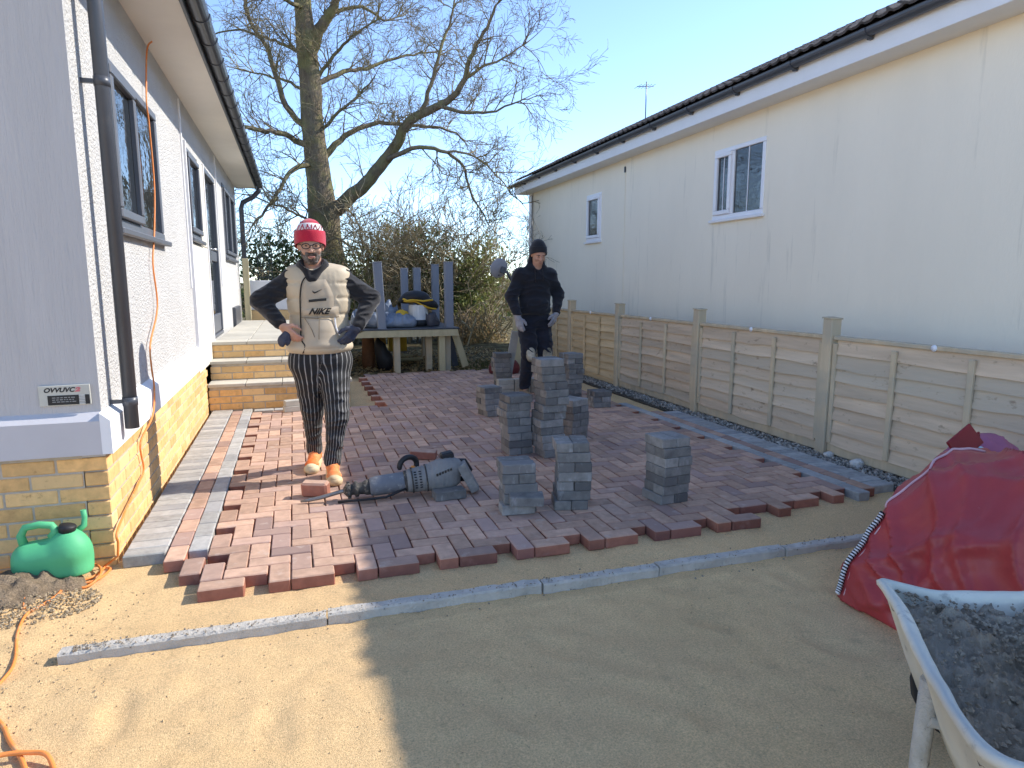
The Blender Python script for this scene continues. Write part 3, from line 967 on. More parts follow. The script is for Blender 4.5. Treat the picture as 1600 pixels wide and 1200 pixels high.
# ================================================================ stacks of charcoal blocks: every block is a thing
me_blk = one_box('concrete_block', (.200, .100, .058), .004, M_char)
M_pale = pm('pale_block', (.42, .40, .35), rough=.9, var=.12, ns=16, bump=.4, bs=120, piece=.12, bdist=.004)
me_pal = one_box('concrete_block', (.200, .100, .058), .004, M_pale)
ORD = ['bottom', 'second', 'third', 'fourth', 'fifth', 'sixth', 'seventh', 'eighth', 'ninth', 'tenth', 'eleventh', 'twelfth', 'top']
def layer_name(k, n):
    if k == n - 1: return 'top layer'
    if k == 0: return 'bottom layer'
    return ORD[k] + ' layer up'
stacks = [  # x, y, layers, angle, lean amplitude, first layer orientation, stack description, group
    (1.23, 3.68, 5, -8, .010, 0, 'short front stack nearest the hammer', .0),
    (1.555, 3.62, 7, -16, .016, 1, 'front stack in the middle', .0),
    (2.17, 3.54, 7, 6, .012, 1, 'lone stack on the right', .0),
    (1.64, 4.95, 8, 3, .014, 1, 'stack left of the tallest', .0),
    (1.87, 4.80, 13, 5, .020, 0, 'tallest stack', .0),
    (2.26, 5.26, 6, 24, .008, 1, 'dark stack behind the tallest', .0),
    (3.05, 7.14, 9, 8, .014, 0, 'tall rear stack nearest the fence', .0),
    (2.45, 7.95, 8, -5, .022, 1, 'rear stack nearest the timber deck', .0),
    (1.87, 6.48, 5, 12, .012, 0, 'low rear stack on the far left', .0),
    (3.14, 6.56, 3, -4, .008, 0, 'small pile by the bare sand strip', .0),
]
def block(me, x, y, z, ang, label, grp, tilt=(0, 0)):
    o = put('concrete_block', me, None, (x, y, z), (tilt[0], tilt[1], ang))
    return tag(o, label, 'paving block', grp)
for (x, y, n, ang, lean, odd, desc, _) in stacks:
    a0 = R(ang); ph = random.random() * 6
    for k in range(n):
        zc = PZ + .0295 + k * .0592
        cx = x + lean * math.sin(k * .7 + ph) * .8; cy = y + lean * .5 * math.cos(k * .9 + ph)
        along = (k + odd) % 2 == 0
        a = a0 + random.gauss(0, .025) + (0 if along else math.pi / 2)
        for q, sg in enumerate((-1, 1)):
            dx, dy = -math.sin(a) * .051 * sg, math.cos(a) * .051 * sg
            s = random.gauss(0, .005)
            if along: side = 'front' if dy < 0 else 'rear'
            else: side = 'left' if dx < 0 else 'right'
            block(me_blk, cx + dx + math.cos(a) * s, cy + dy + math.sin(a) * s, zc, a + random.gauss(0, .012) + (math.pi if random.random() < .5 else 0),
                  f'charcoal block, {layer_name(k, n)}, {side} side, {desc}', 'charcoal blocks stacked on the paving')
# the block sticking out under the short front stack has its own pale upper face
block(me_blk, 1.24, 3.545, PZ + .0295 + .066, R(-14), 'pale topped charcoal block jutting forward low on the short front stack', 'charcoal blocks stacked on the paving', (.10, .02))
block(me_blk, 1.20, 3.60, PZ + .030, R(-4), 'charcoal block flat on the paving under the jutting one of the short front stack', 'charcoal blocks stacked on the paving')
# pale low pack behind the tallest stack
for k in range(3):
    for q, dx in enumerate((-.21, 0, .21)):
        block(me_pal, 2.62 + dx, 7.68 + random.gauss(0, .006), PZ + .0295 + k * .0592, random.gauss(0, .02),
              f'pale buff block, {layer_name(k, 3)}, {("left", "middle", "right")[q]}, low pack behind the stacks', 'pale blocks in the low pack')
# pair of pale grey blocks at the foot of the steps
block(me_pal, -.06, 7.30, PZ + .03, R(8), 'lower pale grey block of the pair at the foot of the brick steps', 'blocks at the foot of the steps')
block(me_pal, -.05, 7.31, PZ + .0895, R(14), 'upper pale grey block of the pair at the foot of the brick steps', 'blocks at the foot of the steps')
# loose blocks beside the hammer
block(me_blk, .875, 3.98, PZ + .031, R(4), 'charcoal block lying flat in front of the demolition hammer', 'blocks beside the hammer')
block(me_blk, 1.02, 4.06, PZ + .105, R(-12), 'charcoal block propped on end against the demolition hammer', 'blocks beside the hammer', (0, R(62)))
mb = MB().box((0, 0, 0), (.17, .075, .09), None, .012)
v = [Vector(p) for p in mb.v]
mb.v = [tuple(Vector((p.x, p.y, p.z + (.012 * math.cos(p.x * 14) if p.z > 0 else 0)))) for p in v]
o = mb.build('red_paver', M_redp, None, (0, 0, 0)); o.location = (.075, 4.28, PZ + .048); o.rotation_euler = (.12, 0, R(-24))
tag(o, 'loose red paver tipped on its edge by the orange shoe', 'paving block')
o = put('red_paver', me_paver, None, (.90, 4.98, PZ + .036), (.05, .06, R(-20)))
tag(o, 'loose red paver lying behind the demolition hammer', 'paving block')

# ================================================================ demolition hammer
M_hblue = pm('blue_grey_casing', (.15, .155, .17), rough=.55, var=.14, ns=14, bump=.1, bs=80, spec=.45, stains=((.33, .32, .30), 22, .55, .75, None))
M_hgrey = pm('dusty_grey_casing', (.215, .205, .195), rough=.7, var=.16, ns=12, bump=.2, bs=80, stains=((.13, .13, .14), 18, .6, .75, None))
M_dust = pm('dusty_black_grip', (.055, .05, .045), rough=.75, var=.4, ns=26, bump=.5, bs=110, stains=((.30, .25, .18), 34, .55, .7, None))
M_steel = pm('worn_steel', (.24, .23, .22), rough=.5, metallic=.7, var=.2, ns=20, bump=.2, bs=90)
ham = thing('demolition_hammer', 'grey blue electric demolition hammer with chisel lying on the red paving', 'power tool', (.5, 4.12, PZ))
A = Vector((.25, 4.13, .120)); B = Vector((.95, 4.08, .185))
d = (B - A).normalized()
rot = d.to_track_quat('Z', 'Y').to_matrix()
MB().tube([(-.02, 4.16, .068), (.03, 4.155, .074), (.10, 4.148, .085), A - d * .02, A + d * .03], [.006, .012, .0125, .013, .017], 8, flat=1.0).build('chisel', M_steel, ham)
mb = MB().lathe(A, [(.018, -.012), (.034, 0), (.046, .012), (.046, .03), (.034, .036), (.034, .05), (.050, .056), (.050, .075), (.036, .082), (.040, .11), (.048, .125), (.05, .15)], 18, rot)
for k in range(9):
    a = 2 * math.pi * k / 9
    p = A + rot @ Vector((math.cos(a) * .047, math.sin(a) * .047, .02))
    mb.box(p, (.014, .014, .02), rot @ Matrix.Rotation(a, 3, 'Z'), .002)
mb.build('chuck', M_dust, ham)
MB().lathe(A, [(.050, .15), (.056, .155), (.060, .18), (.062, .20), (.062, .36), (.058, .37)], 24, rot).build('barrel', M_hblue, ham)
mb = MB().lathe(A, [(.060, .365), (.068, .37), (.068, .39), (.060, .395)], 20, rot)
mb.build('collar', M_dust, ham)
mb = MB().tube([A + d * .38 + Vector((0, -.05, -.03)), A + d * .24 + Vector((0, -.078, -.058)), A + d * .12 + Vector((0, -.08, -.052)), A + d * .05 + Vector((-.02, -.06, -.052)), A + d * .0 + Vector((-.05, -.04, -.056))], .008, 8)
mb.build('power_cord', M_black, ham)
fs_ = [cap_(A + d * .42, A + d * .55, .078, .088), ell_(A + d * .60 + Vector((.02, 0, .03)), (.13, .085, .085), Matrix.Rotation(R(-16), 3, 'Y')), ell_(A + d * .62 + Vector((.0, -.0, -.035)), (.11, .075, .06))]
hb = union(fs_, .03)
def vents(V):
    N = V - np.array(A + d * .55)
    k = ((V - np.array(A)) @ np.array(d))
    s = np.where((k > .40) & (k < .50), np.abs(np.sin(k * 150)) ** 6 * -.006, 0)
    return V + N / (np.linalg.norm(N, axis=1)[:, None] + 1e-9) * (s + .0012 * np.sin(V[:, 0] * 210))[:, None]
sdf_obj('motor_housing', hb, (.55, 3.93, .03), (1.10, 4.28, .36), .007, M_hgrey, ham, deform=vents)
MB().box(A + d * .60 + Vector((.045, .02, .125)), (.085, .07, .045), Matrix.Rotation(R(-10), 3, 'Y'), .010).build('switch_block', M_black, ham)
# side handle: a black bowed grip standing off the collar with an orange clamp
pts = [A + d * .385 + Vector((0, .05 + .0, .03))]
c0 = A + d * .40 + Vector((.0, .05, .085))
pts = [c0 + Vector((.06 * math.cos(t) - .0, .03 * math.cos(t), .055 * math.sin(t))) for t in np.linspace(-.9, 3.4, 16)]
MB().tube(pts, [.012] + [.018] * 14 + [.012], 10).build('side_handle', M_black, ham)
MB().box(A + d * .395 + Vector((.03, .02, .068)), (.035, .03, .04), Matrix.Rotation(R(30), 3, 'Y'), .006).build('clamp', pm('orange_plastic', (.62, .22, .04), rough=.5, bump=0), ham)
# rear D-handle
c0 = A + d * .72
pts = [c0 + Vector((-.04, .04, .07)), c0 + Vector((.05, .05, .06)), c0 + Vector((.085, .05, 0)), c0 + Vector((.05, .05, -.06)), c0 + Vector((-.04, .04, -.05))]
MB().tube(pts, .019, 10).build('rear_handle', M_black, ham)
# joint bands, screws and cooling slots
for k, r_ in ((.415, .083), (.505, .0885)):
    MB().lathe(A, [(r_ - .006, k - .005), (r_, k - .004), (r_, k + .004), (r_ - .006, k + .005)], 28, rot).build('joint_band', M_dust, ham)
mb = MB()
for k in range(7):
    t_ = -.9 + k * .22
    for q in (.435, .465):
        p = A + rot @ Vector((math.sin(t_) * .086 * (1 if True else 0), 0, 0))
        n_ = (rot @ Vector((math.cos(t_), math.sin(t_), 0)))
        if n_.y > .2: n_ = -n_
        mb.box(A + d * q + n_ * .0805, (.016, .006, .008), n_.to_track_quat('Y', 'Z').to_matrix(), .001)
stuff(mb.build('cooling_slot', M_black, ham))
# worn maker's lettering on the casing
mb = MB()
for k in range(6):
    mb.box(A + d * (.56 + .018 * k) + Vector((0, -.091 + .002 * k, .035 + .004 * k)), (.012, .004, .02), Matrix.Rotation(R(-12), 3, 'Y') @ Matrix.Rotation(R(25), 3, 'X'))
mb.build('worn_mark', M_dust, ham)

# ================================================================ green water can
M_green = pm('green_plastic', (.085, .42, .19), rough=.6, var=.06, ns=5, bump=.06, bs=60, spec=.45)
can = thing('watering_can', 'green plastic water can with black cap standing in the soil by the brick base', 'water can', (-1.13, 3.47, .06))
body = union([cap_((-1.215, 3.47, .145), (-1.05, 3.47, .155), .076, .084), cap_((-1.225, 3.47, .07), (-1.04, 3.47, .07), .070, .074), cap_((-1.215, 3.50, .12), (-1.05, 3.50, .12), .07, .07), ell_((-1.06, 3.47, .185), (.07, .07, .085))], .035)
def canbody(P):
    dd = body(P)
    return np.maximum(dd, .055 - P[..., 2])
cb = sdf_obj('body', canbody, (-1.35, 3.33, .03), (-.90, 3.62, .33), .009, M_green, can)
MB().tube([(-1.235, 3.47, .20), (-1.245, 3.47, .255), (-1.225, 3.47, .292), (-1.17, 3.47, .300), (-1.12, 3.47, .292), (-1.105, 3.47, .265), (-1.12, 3.47, .235)], [.02, .018, .017, .017, .017, .019, .024], 12).build('handle', M_green, can)
MB().lathe((-1.060, 3.465, .255), [(.0, 0), (.034, 0), (.037, .026), (.033, .034), (.0, .036)], 16, Matrix.Rotation(R(12), 3, 'Y'), cap=False).build('cap', M_black, can)
MB().tube([(-1.03, 3.50, .24), (-1.003, 3.52, .262), (-1.0, 3.525, .30), (-1.003, 3.525, .335)], [.016, .014, .012, .0125], 12).build('spout', M_green, can)

# ================================================================ orange cable in three visible runs
M_orange = pm('orange_cable', (.78, .25, .06), rough=.5, var=.1, ns=7, bump=.05, bs=50, spec=.4, stains=((.66, .42, .22), 11, .55, .75, None))
def crv(pts, n=6):
    P = [Vector(p) for p in pts]; out = []
    for i in range(len(P) - 1):
        a, b, c, e = P[max(i - 1, 0)], P[i], P[i + 1], P[min(i + 2, len(P) - 1)]
        for k in range(n):
            t = k / n
            out.append(.5 * ((2 * b) + (c - a) * t + (2 * a - 5 * b + 4 * c - e) * t * t + (3 * b - a - 3 * c + e) * t ** 3))
    return out + [P[-1]]
def gz(p, r): return (p[0], p[1], sand_z(p[0], p[1]) + r)
wall = [(-.86, 5.50, 3.07), (-.893, 5.477, 2.995), (-.895, 5.33, 2.637), (-.895, 5.353, 2.476), (-.895, 5.367, 2.076), (-.895, 5.227, 1.742), (-.895, 5.093, 1.525), (-.895, 5.131, 1.24), (-.895, 4.80, 1.017),
        (-.893, 4.76, .874), (-.868, 4.66, .74), (-.862, 4.509, .594), (-.893, 4.281, .478), (-.896, 4.32, .309), (-.895, 4.166, .271), (-.89, 3.635, .192), (-.888, 3.60, .124), (-.90, 3.62, .05)]
loop = [(-.964, 3.60), (-.925, 3.57), (-.952, 3.45), (-1.026, 3.43), (-1.07, 3.50), (-1.06, 3.60), (-1.01, 3.615), (-.965, 3.56), (-.941, 3.44), (-.981, 3.37), (-1.045, 3.37), (-1.11, 3.33), (-1.17, 3.28), (-1.207, 3.215), (-1.251, 3.14), (-1.32, 3.03), (-1.5, 2.9)]
hs = [gz(p, .010 + (.016 if 3 < i < 9 else 0)) for i, p in enumerate(loop)]
tag(MB().tube(crv(wall) + crv(hs), .0058, 8).build('cable', M_orange, None), 'orange cable hanging down the white wall and looping beside the green water can', 'cable')
rb = [(-.955, 3.60), (-.978, 3.50), (-1.055, 3.43), (-1.066, 3.36), (-1.059, 3.27), (-1.086, 3.16), (-1.115, 3.07), (-1.099, 2.926), (-1.056, 2.77), (-1.046, 2.659), (-1.084, 2.553), (-1.3, 2.45)]
tag(MB().tube(crv([gz(p, .010) for p in rb]), .0058, 8).build('cable', M_orange, None), 'orange cable trailing over the sunlit sand from the water can towards the viewer', 'cable')
rc = [(-1.3, 2.60), (-1.066, 2.456), (-.962, 2.361), (-.9, 2.255), (-.847, 2.17), (-.815, 2.111), (-.774, 2.019), (-.7, 1.85)]
rd = [(-1.1, 2.11), (-.936, 2.151), (-.878, 2.165), (-.808, 2.151), (-.764, 2.126), (-.736, 2.086), (-.701, 1.995), (-.66, 1.8)]
tag(MB().tube(crv([gz(p, .010) for p in rc]), .0072, 8).build('cable', M_orange, None), 'straighter orange cable in the lower left corner running under the bent one', 'cable')
tag(MB().tube(crv([gz(p, .010 + (.016 if 1 <= i <= 4 else 0)) for i, p in enumerate(rd)]), .0072, 8).build('cable', M_orange, None), 'bent orange cable in the lower left corner crossing over the straighter one', 'cable')
tag(MB().tube(crv([gz((-1.176, 3.30), .012), gz((-1.168, 3.25), .02), gz((-1.162, 3.20), .012), gz((-1.15, 3.15), .006)]), .0058, 8).build('cable', M_orange, None), 'short cut end of orange cable curling down on the soil below the water can', 'cable')

# soil and crumbs by the can
M_soil = pm('damp_soil', (.30, .235, .155), rough=.95, var=.3, ns=20, bump=.6, bs=140, piece=.35, alt=(.48, .37, .23))
mb = MB()
for _ in range(2600):
    r_ = math.sqrt(random.random()); a = random.random() * 6.283
    x, y = -1.30 + .42 * r_ * math.cos(a), 3.22 + .26 * r_ * math.sin(a)
    if y > 3.6: continue
    pebble(mb, (x, y, sand_z(x, y) + .004 + .03 * max(0, 1 - r_) * random.random()), random.uniform(.002, .008) * (1.6 if random.random() < .1 else 1))
for _ in range(900):
    x, y = random.uniform(-1.6, -.7), random.uniform(2.3, 3.3)
    if random.random() < .5 + (x + .7): continue
    pebble(mb, (x, y, sand_z(x, y) + .002), random.uniform(.0015, .0045))
stuff(mb.build('soil_crumbs', M_soil, origin=(-1.3, 3.2, 0)))
def heap(P):
    return union([ell_((-1.42, 3.30, .02), (.34, .22, .11)), ell_((-1.16, 3.40, .0), (.18, .12, .08)), ell_((-1.75, 3.25, .0), (.4, .3, .12))], .05)(P)
def lumps(V): 
    n = fbm(V, 16, 3, 4); V = V.copy(); V[:, 2] += .03 * n; return V
o = sdf_obj('soil_heap', heap, (-2.2, 2.9, -.03), (-.9, 3.66, .2), .014, pm('dark_damp_soil', (.20, .15, .10), rough=.95, var=.35, ns=24, bump=.9, bs=120, bdist=.01, grain=(120, .35)), None, (-1.4, 3.3, 0), lumps)
stuff(o)

# ================================================================ wheelbarrow
M_tub = pm('dirty_grey_plastic', (.66, .63, .53), rough=.6, var=.1, ns=6, bump=.2, bs=50, spec=.3, alt=(.52, .50, .44), stains=((.27, .26, .235), 14, .60, .74, None))
M_wet = pm('wet_mortar', (.25, .19, .13), rough=.88, var=.3, ns=12, bump=.8, bs=85, spec=.35, bdist=.012, alt=(.31, .26, .20))
wb = thing('wheelbarrow', 'dirty pale wheelbarrow half full of grey mortar in front of the red bag', 'wheelbarrow', (1.6, .92, 0))
rim = [(1.489, 1.318), (1.46, 1.262), (1.405, 1.18), (1.349, 1.107), (1.282, 1.018), (1.222, .932), (1.165, .845), (1.125, .775), (1.122, .725), (1.150, .680), (1.215, .632), (1.32, .58), (1.45, .53), (1.60, .52), (1.72, .58), (1.86, .74), (1.98, .92), (2.03, 1.02), (2.02, 1.08), (1.97, 1.11), (1.90, 1.125), (1.797, 1.150), (1.70, 1.176), (1.594, 1.222), (1.53, 1.29), (1.505, 1.318)]
rimc = crv([(a, b, .60) for a, b in rim] + [(rim[0][0], rim[0][1], .60)], 8)[:-1]
cen = Vector((1.60, .94, 0))
def ring(k, z, push=0.0):
    out = []
    for p in rimc:
        q = Vector((p.x, p.y, 0)) - cen
        out.append(cen + q * k + q.normalized() * push + Vector((0, 0, z)))
    return out
rings = [ring(1, .585, .012), ring(1, .598, .014), ring(1, .606, .004), ring(1, .600, -.016), ring(.985, .592, -.018), ring(.80, .42, -.02), ring(.66, .33, -.02), ring(.3, .325, 0),
         ]
outer = [ring(.3, .315), ring(.68, .32, 0), ring(.82, .42, -.005), ring(.985, .575, -.004), ring(1, .585, .012)]
v = []; f = []
allr = rings[::-1] ; n = len(rimc)
seq = outer[:-1] + rings
for rg in seq: v += rg
for i in range(len(seq) - 1):
    for k in range(n):
        f.append((i * n + k, i * n + (k + 1) % n, (i + 1) * n + (k + 1) % n, (i + 1) * n + k))
f.append(tuple(range(n))); f.append(tuple((len(seq) - 1) * n + k for k in reversed(range(n))))
vv = []
for p in v:
    j = .004 * noise.noise(Vector(p) * 14)
    vv.append((p.x + j, p.y + j, p.z + j))
smooth_all(MB().add(vv, f, True).build('tub', M_tub, wb))
mb = MB()
mb.tube([(1.36, 1.05, .50), (1.372, 1.066, .30), (1.392, 1.083, .022), (1.43, 1.04, .02), (1.46, .98, .025)], .021, 8)
mb.tube([(1.36, 1.05, .40), (1.62, .98, .31), (1.78, .80, .31)], .017, 8)
mb.build('leg', M_conc, wb)
mb = MB().tube([(1.84, .78, .30), (1.84, .76, .02), (1.80, .72, .015), (1.72, .68, .02)], .017, 8)
mb.build('leg', M_conc, wb)
for a, b in (((1.55, 1.10, .30), (1.22, .52, .52)), ((1.85, .93, .30), (1.60, .38, .52))):
    MB().tube([a, ((a[0] + b[0]) / 2, (a[1] + b[1]) / 2, .30), b], .017, 8).build('handle', M_conc, wb)
MB().lathe((1.93, 1.34, .18), [(.05, -.04), (.15, -.045), (.18, -.02), (.18, .02), (.15, .045), (.05, .04)], 20, Matrix.Rotation(R(90), 3, 'X') @ Matrix.Rotation(R(-30), 3, 'Y')).build('wheel', M_black, wb)
# mortar: an uneven skin filling the tub, its own thing
G = 130; v = []; f = []; idm = {}
for i in range(G + 1):
    for j in range(n):
        t = i / G
        p = cen + (Vector((rimc[j].x, rimc[j].y, 0)) - cen) * .945 * t
        x, y = p.x, p.y
        h = .562 + .016 * noise.fractal(Vector((x * 9, y * 9, 1)), .8, 2, 4) + .034 * abs(noise.noise(Vector((x * 17, y * 17, 4)))) + .026 * max(0, .35 - abs(noise.noise(Vector((x * 34, y * 34, 9))))) * (1 + noise.noise(Vector((x * 8, y * 8, 3)))) + .010 * noise.noise(Vector((x * 70, y * 70, 2))) - .05 * max(0, (.85 - y)) - .015 * t ** 6
        v.append((x, y, h))
for i in range(G):
    for j in range(n):
        f.append((i * n + j, (i + 1) * n + j, (i + 1) * n + (j + 1) % n, i * n + (j + 1) % n))
mo = MB().add(v, f, True).build('mortar_mix', M_wet, None, recalc=False)
tag(mo, 'lumpy wet grey mortar heaped in the wheelbarrow tub', 'mortar')
mb = MB()
for _ in range(900):
    k = random.randrange(n); t = random.uniform(.1, .93)
    p = cen + (Vector((rimc[k].x, rimc[k].y, 0)) - cen) * t
    pebble(mb, (p.x, p.y, .585 - .05 * max(0, .85 - p.y)), random.uniform(.003, .008))
stuff(mb.build('lump', M_wet, mo))

# ================================================================ red bulk bag
M_bag = pm('red_tarpaulin', (.38, .045, .048), rough=.45, var=.12, ns=3.5, bump=.18, bs=24, spec=.45, coat=0.0, stains=((.50, .24, .25), 17, .68, .88, (1, 1, .4)))
def smax(a, b, k): return -smin(-a, -b, k)
def bag_solid(planes, k):
    pl_ = [(np.array(n_, float) / np.linalg.norm(n_), np.array(p_, float)) for n_, p_ in planes]
    def f(P):
        d = (P - pl_[0][1]) @ pl_[0][0]
        for n_, p_ in pl_[1:]: d = smax(d, (P - p_) @ n_, k)
        return d
    return f
bagf0 = bag_solid([((-.93, -.06, .34), (2.27, 2.0, .03)), ((-.62, .06, .76), (2.46, 2.1, .42)), ((.20, .05, 1), (2.9, 2.0, .655)), ((-.22, .94, .22), (2.35, 2.27, .08)), ((.06, -.90, .42), (2.6, 1.36, 0)), ((.8, 0, .5), (3.6, 2, 0)), ((-.3, -.75, .62), (2.42, 1.50, .42))], .10)
def bagf(P):
    return np.maximum(bagf0(P), -P[..., 2] + .004)
def wrinkle(V):
    out = V.copy()
    c = np.array((2.95, 1.9, .1)); N = V - c; N /= np.linalg.norm(N, axis=1)[:, None]
    for i, p in enumerate(V):
        q = Vector(p)
        a = noise.noise(Vector((q.x * 3.0 + 3, q.y * 3.0, q.z * 3.6)))
        s1 = q.y * 2.6 + q.z * 3.4 + .5 * noise.noise(q * 3.0)          # creases running down from the top right
        s2 = q.y * 3.0 - q.z * 4.2 + .6 * noise.noise(q * 2.4 + Vector((4, 0, 0)))
        r1 = 1 - abs(noise.noise(Vector((s1 * 1.6, q.z * .5 + q.x * .4, 2))))
        r2 = 1 - abs(noise.noise(Vector((s2 * 1.7, q.z * .6, 9))))
        r3 = 1 - abs(noise.noise(Vector((q.y * 9 + q.z * 6, q.z * 5 - q.y * 3, q.x * 3 + 4))))
        k = min(1, p[2] / .12)
        out[i] += N[i] * (.034 * a + .058 * (r1 ** 7 - .16) + .048 * (r2 ** 8 - .16) + .012 * (r3 ** 5 - .3)) * k * min(1, .25 + abs(p[1] - 2.2) / .18 + max(0, p[0] - 2.8))
    out[:, 2] = np.maximum(out[:, 2], .003)
    return out
bag = sdf_obj('bulk_bag', bagf, (2.0, 1.15, -.04), (3.95, 2.65, .95), .015, M_bag, None, (2.95, 1.9, 0), wrinkle, relax=1)
tag(bag, 'large slumped red bulk bag with a roped left edge by the fence', 'bulk bag')
bvb = BVHTree.FromObject(bag, bpy.context.evaluated_depsgraph_get())
def on_bag(p, off):
    q, nn, _, _ = bvb.find_nearest(Vector(p) - bag.location)
    return q + nn * off + bag.location
edge = [(2.26, 2.22, .03), (2.30, 2.22, .12), (2.34, 2.21, .22), (2.38, 2.20, .31), (2.43, 2.19, .40)]
pts = [on_bag(p, .010) for p in crv(edge, 8)]
for _ in range(6): pts = [pts[0]] + [(pts[i - 1] + pts[i] * 2 + pts[i + 1]) / 4 for i in range(1, len(pts) - 1)] + [pts[-1]]
mb = MB(); mw = MB()
for i in range(len(pts) - 1):
    a, b = pts[i], pts[i + 1]
    for q in range(2):
        c = a.lerp(b, q / 2)
        (mb if (i * 2 + q) % 2 else mw).box(c, (.032, .02, .012), Matrix.Rotation(R(40), 3, 'Y') @ Matrix.Rotation(R(25), 3, 'Z'), .004)
mb.build('rope_lacing', M_black, bag); mw.build('rope_lacing', M_trimw, bag)
edge2 = [(2.44, 2.19, .42), (2.50, 2.18, .50), (2.60, 2.17, .59), (2.72, 2.16, .67), (2.84, 2.14, .71), (2.94, 2.10, .72)]
MB().tube([on_bag(p, .003) for p in crv(edge2, 5)], .006, 6).build('piping', pm('pink_piping', (.62, .40, .42), rough=.5, bump=0), bag)
MB().tube([p + Vector((.006, -.030, 0)) for p in pts], .005, 6).build('piping', bpy.data.materials['pink_piping'], bag)
# things lying behind it
M_pink = pm('faded_pink_tarpaulin', (.34, .11, .19), rough=.6, var=.1, ns=6, bump=.2, bs=30)
def bag2(P): return np.maximum(union([ell_((3.58, 2.60, .26), (.27, .20, .33)), ell_((3.50, 2.66, .15), (.24, .20, .2))], .06)(P), -P[..., 2] + .004)
tag(sdf_obj('bulk_bag', bag2, (3.1, 2.2, -.03), (4.03, 3.05, .7), .02, M_pink, None, (3.58, 2.62, 0), lambda V: V + np.stack([.02 * fbm(V, 9, 1), .02 * fbm(V, 9, 7), .015 * fbm(V, 9, 4)], 1)),
    'faded pink bag lying behind the big red bag against the fence', 'bulk bag')
mb = MB().box((3.215, 2.43, .60), (.17, .015, .12), Matrix.Rotation(R(-32), 3, 'Y') @ Matrix.Rotation(R(-20), 3, 'X'), .004)
mb.box((3.295, 2.445, .585), (.10, .012, .10), Matrix.Rotation(R(50), 3, 'Y') @ Matrix.Rotation(R(20), 3, 'Z'), .004)
mb.box((3.22, 2.47, .28), (.05, .03, .54), None, .004)
tag(mb.build('folded_board', pm('dark_red_board', (.22, .018, .022), rough=.5, var=.1, bump=.05), None), 'dark red folded board sticking up behind the big red bag', 'board')
def bl_(P): return union([ell_((3.285, 2.40, .52), (.05, .035, .06)), ell_((3.30, 2.42, .28), (.05, .04, .30))], .02)(P)
tag(sdf_obj('plastic_bag', bl_, (3.15, 2.3, -.02), (3.45, 2.55, .65), .01, pm('pale_blue_plastic', (.42, .62, .70), rough=.4, bump=.2, bs=40), None, (3.29, 2.41, 0), lambda V: V + np.stack([.012 * fbm(V, 30, 1), .012 * fbm(V, 30, 7), .0 * V[:, 0]], 1)),
    'small pale blue plastic bag tucked behind the red bag', 'plastic bag')
# crumbs of mortar on the edging strips, chips and lumps scattered over the screeded sand
mb = MB()
for _ in range(420):
    x = -.85 + 3.7 * random.random() ** 2.2
    pebble(mb, (x, 2.722 - .006 * (x + .9) + random.uniform(-.026, .03), .047), random.uniform(.0015, .0055))
for _ in range(160):
    x = random.uniform(-.95, 2.9); y = 2.722 + random.choice((-1, 1)) * abs(random.gauss(.05, .05))
    pebble(mb, (x, y, sand_z(x, y) + .002), random.uniform(.0015, .006))
stuff(mb.build('mortar_crumbs', M_wet, origin=(1, 2.7, 0)))
mb = MB()
for _ in range(1500):
    x, y = random.uniform(-1.1, 3.2), random.uniform(1.2, 3.05)
    pebble(mb, (x, y, sand_z(x, y) + .001), random.uniform(.0012, .004) * (2 if random.random() < .03 else 1))
stuff(mb.build('sand_lumps', pm('sand_lump', (.52, .37, .20), rough=.95, var=.2, ns=40, bump=.3, piece=.3, alt=(.36, .27, .17)), origin=(1, 2, 0)))
# ================================================================ timber deck under construction, and what lies on and under it
M_grpost = pm('grey_composite', (.205, .225, .27), rough=.55, var=.1, ns=6, bump=.15, bs=70, stretch=(1, 1, .15))
dk = thing('deck_platform', 'unfinished raised timber deck with grey upright posts at the end of the paving', 'deck', (1.7, 11.2, 0))
DZ = .675
MB().box((1.62, 11.45, DZ + .012), (1.66, 2.5, .022), None, .003).build('deck_top', M_anth, dk)
mb = MB().prism([(.74, DZ - .105), (2.44, DZ - .105), (2.42, DZ - .003), (.98, DZ - .003)], 10.20, 10.245, 'Y')
mb.build('fascia_board', M_timber, dk)
for x in (.95, 1.45, 1.95):
    MB().box((x, 11.5, DZ - .06), (.045, 2.4, .1)).build('joist', M_timber, dk)
for x, y, w_, mt in ((1.48, 10.35, .10, M_post), (2.02, 10.55, .10, M_post), (2.18, 10.30, .10, M_timber), (2.30, 10.42, .09, M_post), (1.25, 12.3, .1, M_post), (2.3, 12.4, .1, M_post)):
    MB().box((x, y, .29), (w_, w_, .60), None, .005).build('leg', mt, dk)
MB().beam((2.40, 10.32, .60), (2.58, 10.36, .06), .11, .035, .004, (0, 1, 0)).build('brace', M_timber, dk)
MB().beam((2.33, 10.40, .60), (2.44, 10.48, .06), .10, .03, .004, (0, 1, 0)).build('brace', M_anth, dk)
for x, y, h, tl in ((1.235, 10.30, 1.69, -.045), (2.305, 10.30, 1.70, 0), (1.93, 12.3, 1.64, 0), (2.16, 12.3, 1.645, 0), (2.50, 12.3, 1.71, 0)):
    Mx = Matrix.Rotation(tl, 3, 'Y')
    p = MB().box((x, y, (h + DZ) / 2), (.125, .125, h - DZ), Mx, .006).build('upright', M_grpost, dk)
    MB().box((x + tl * (h - DZ) / 2, y, h + .006), (.135, .135, .016), Mx, .005).build('post_cap', M_grpost, p)
Zt = DZ + .024
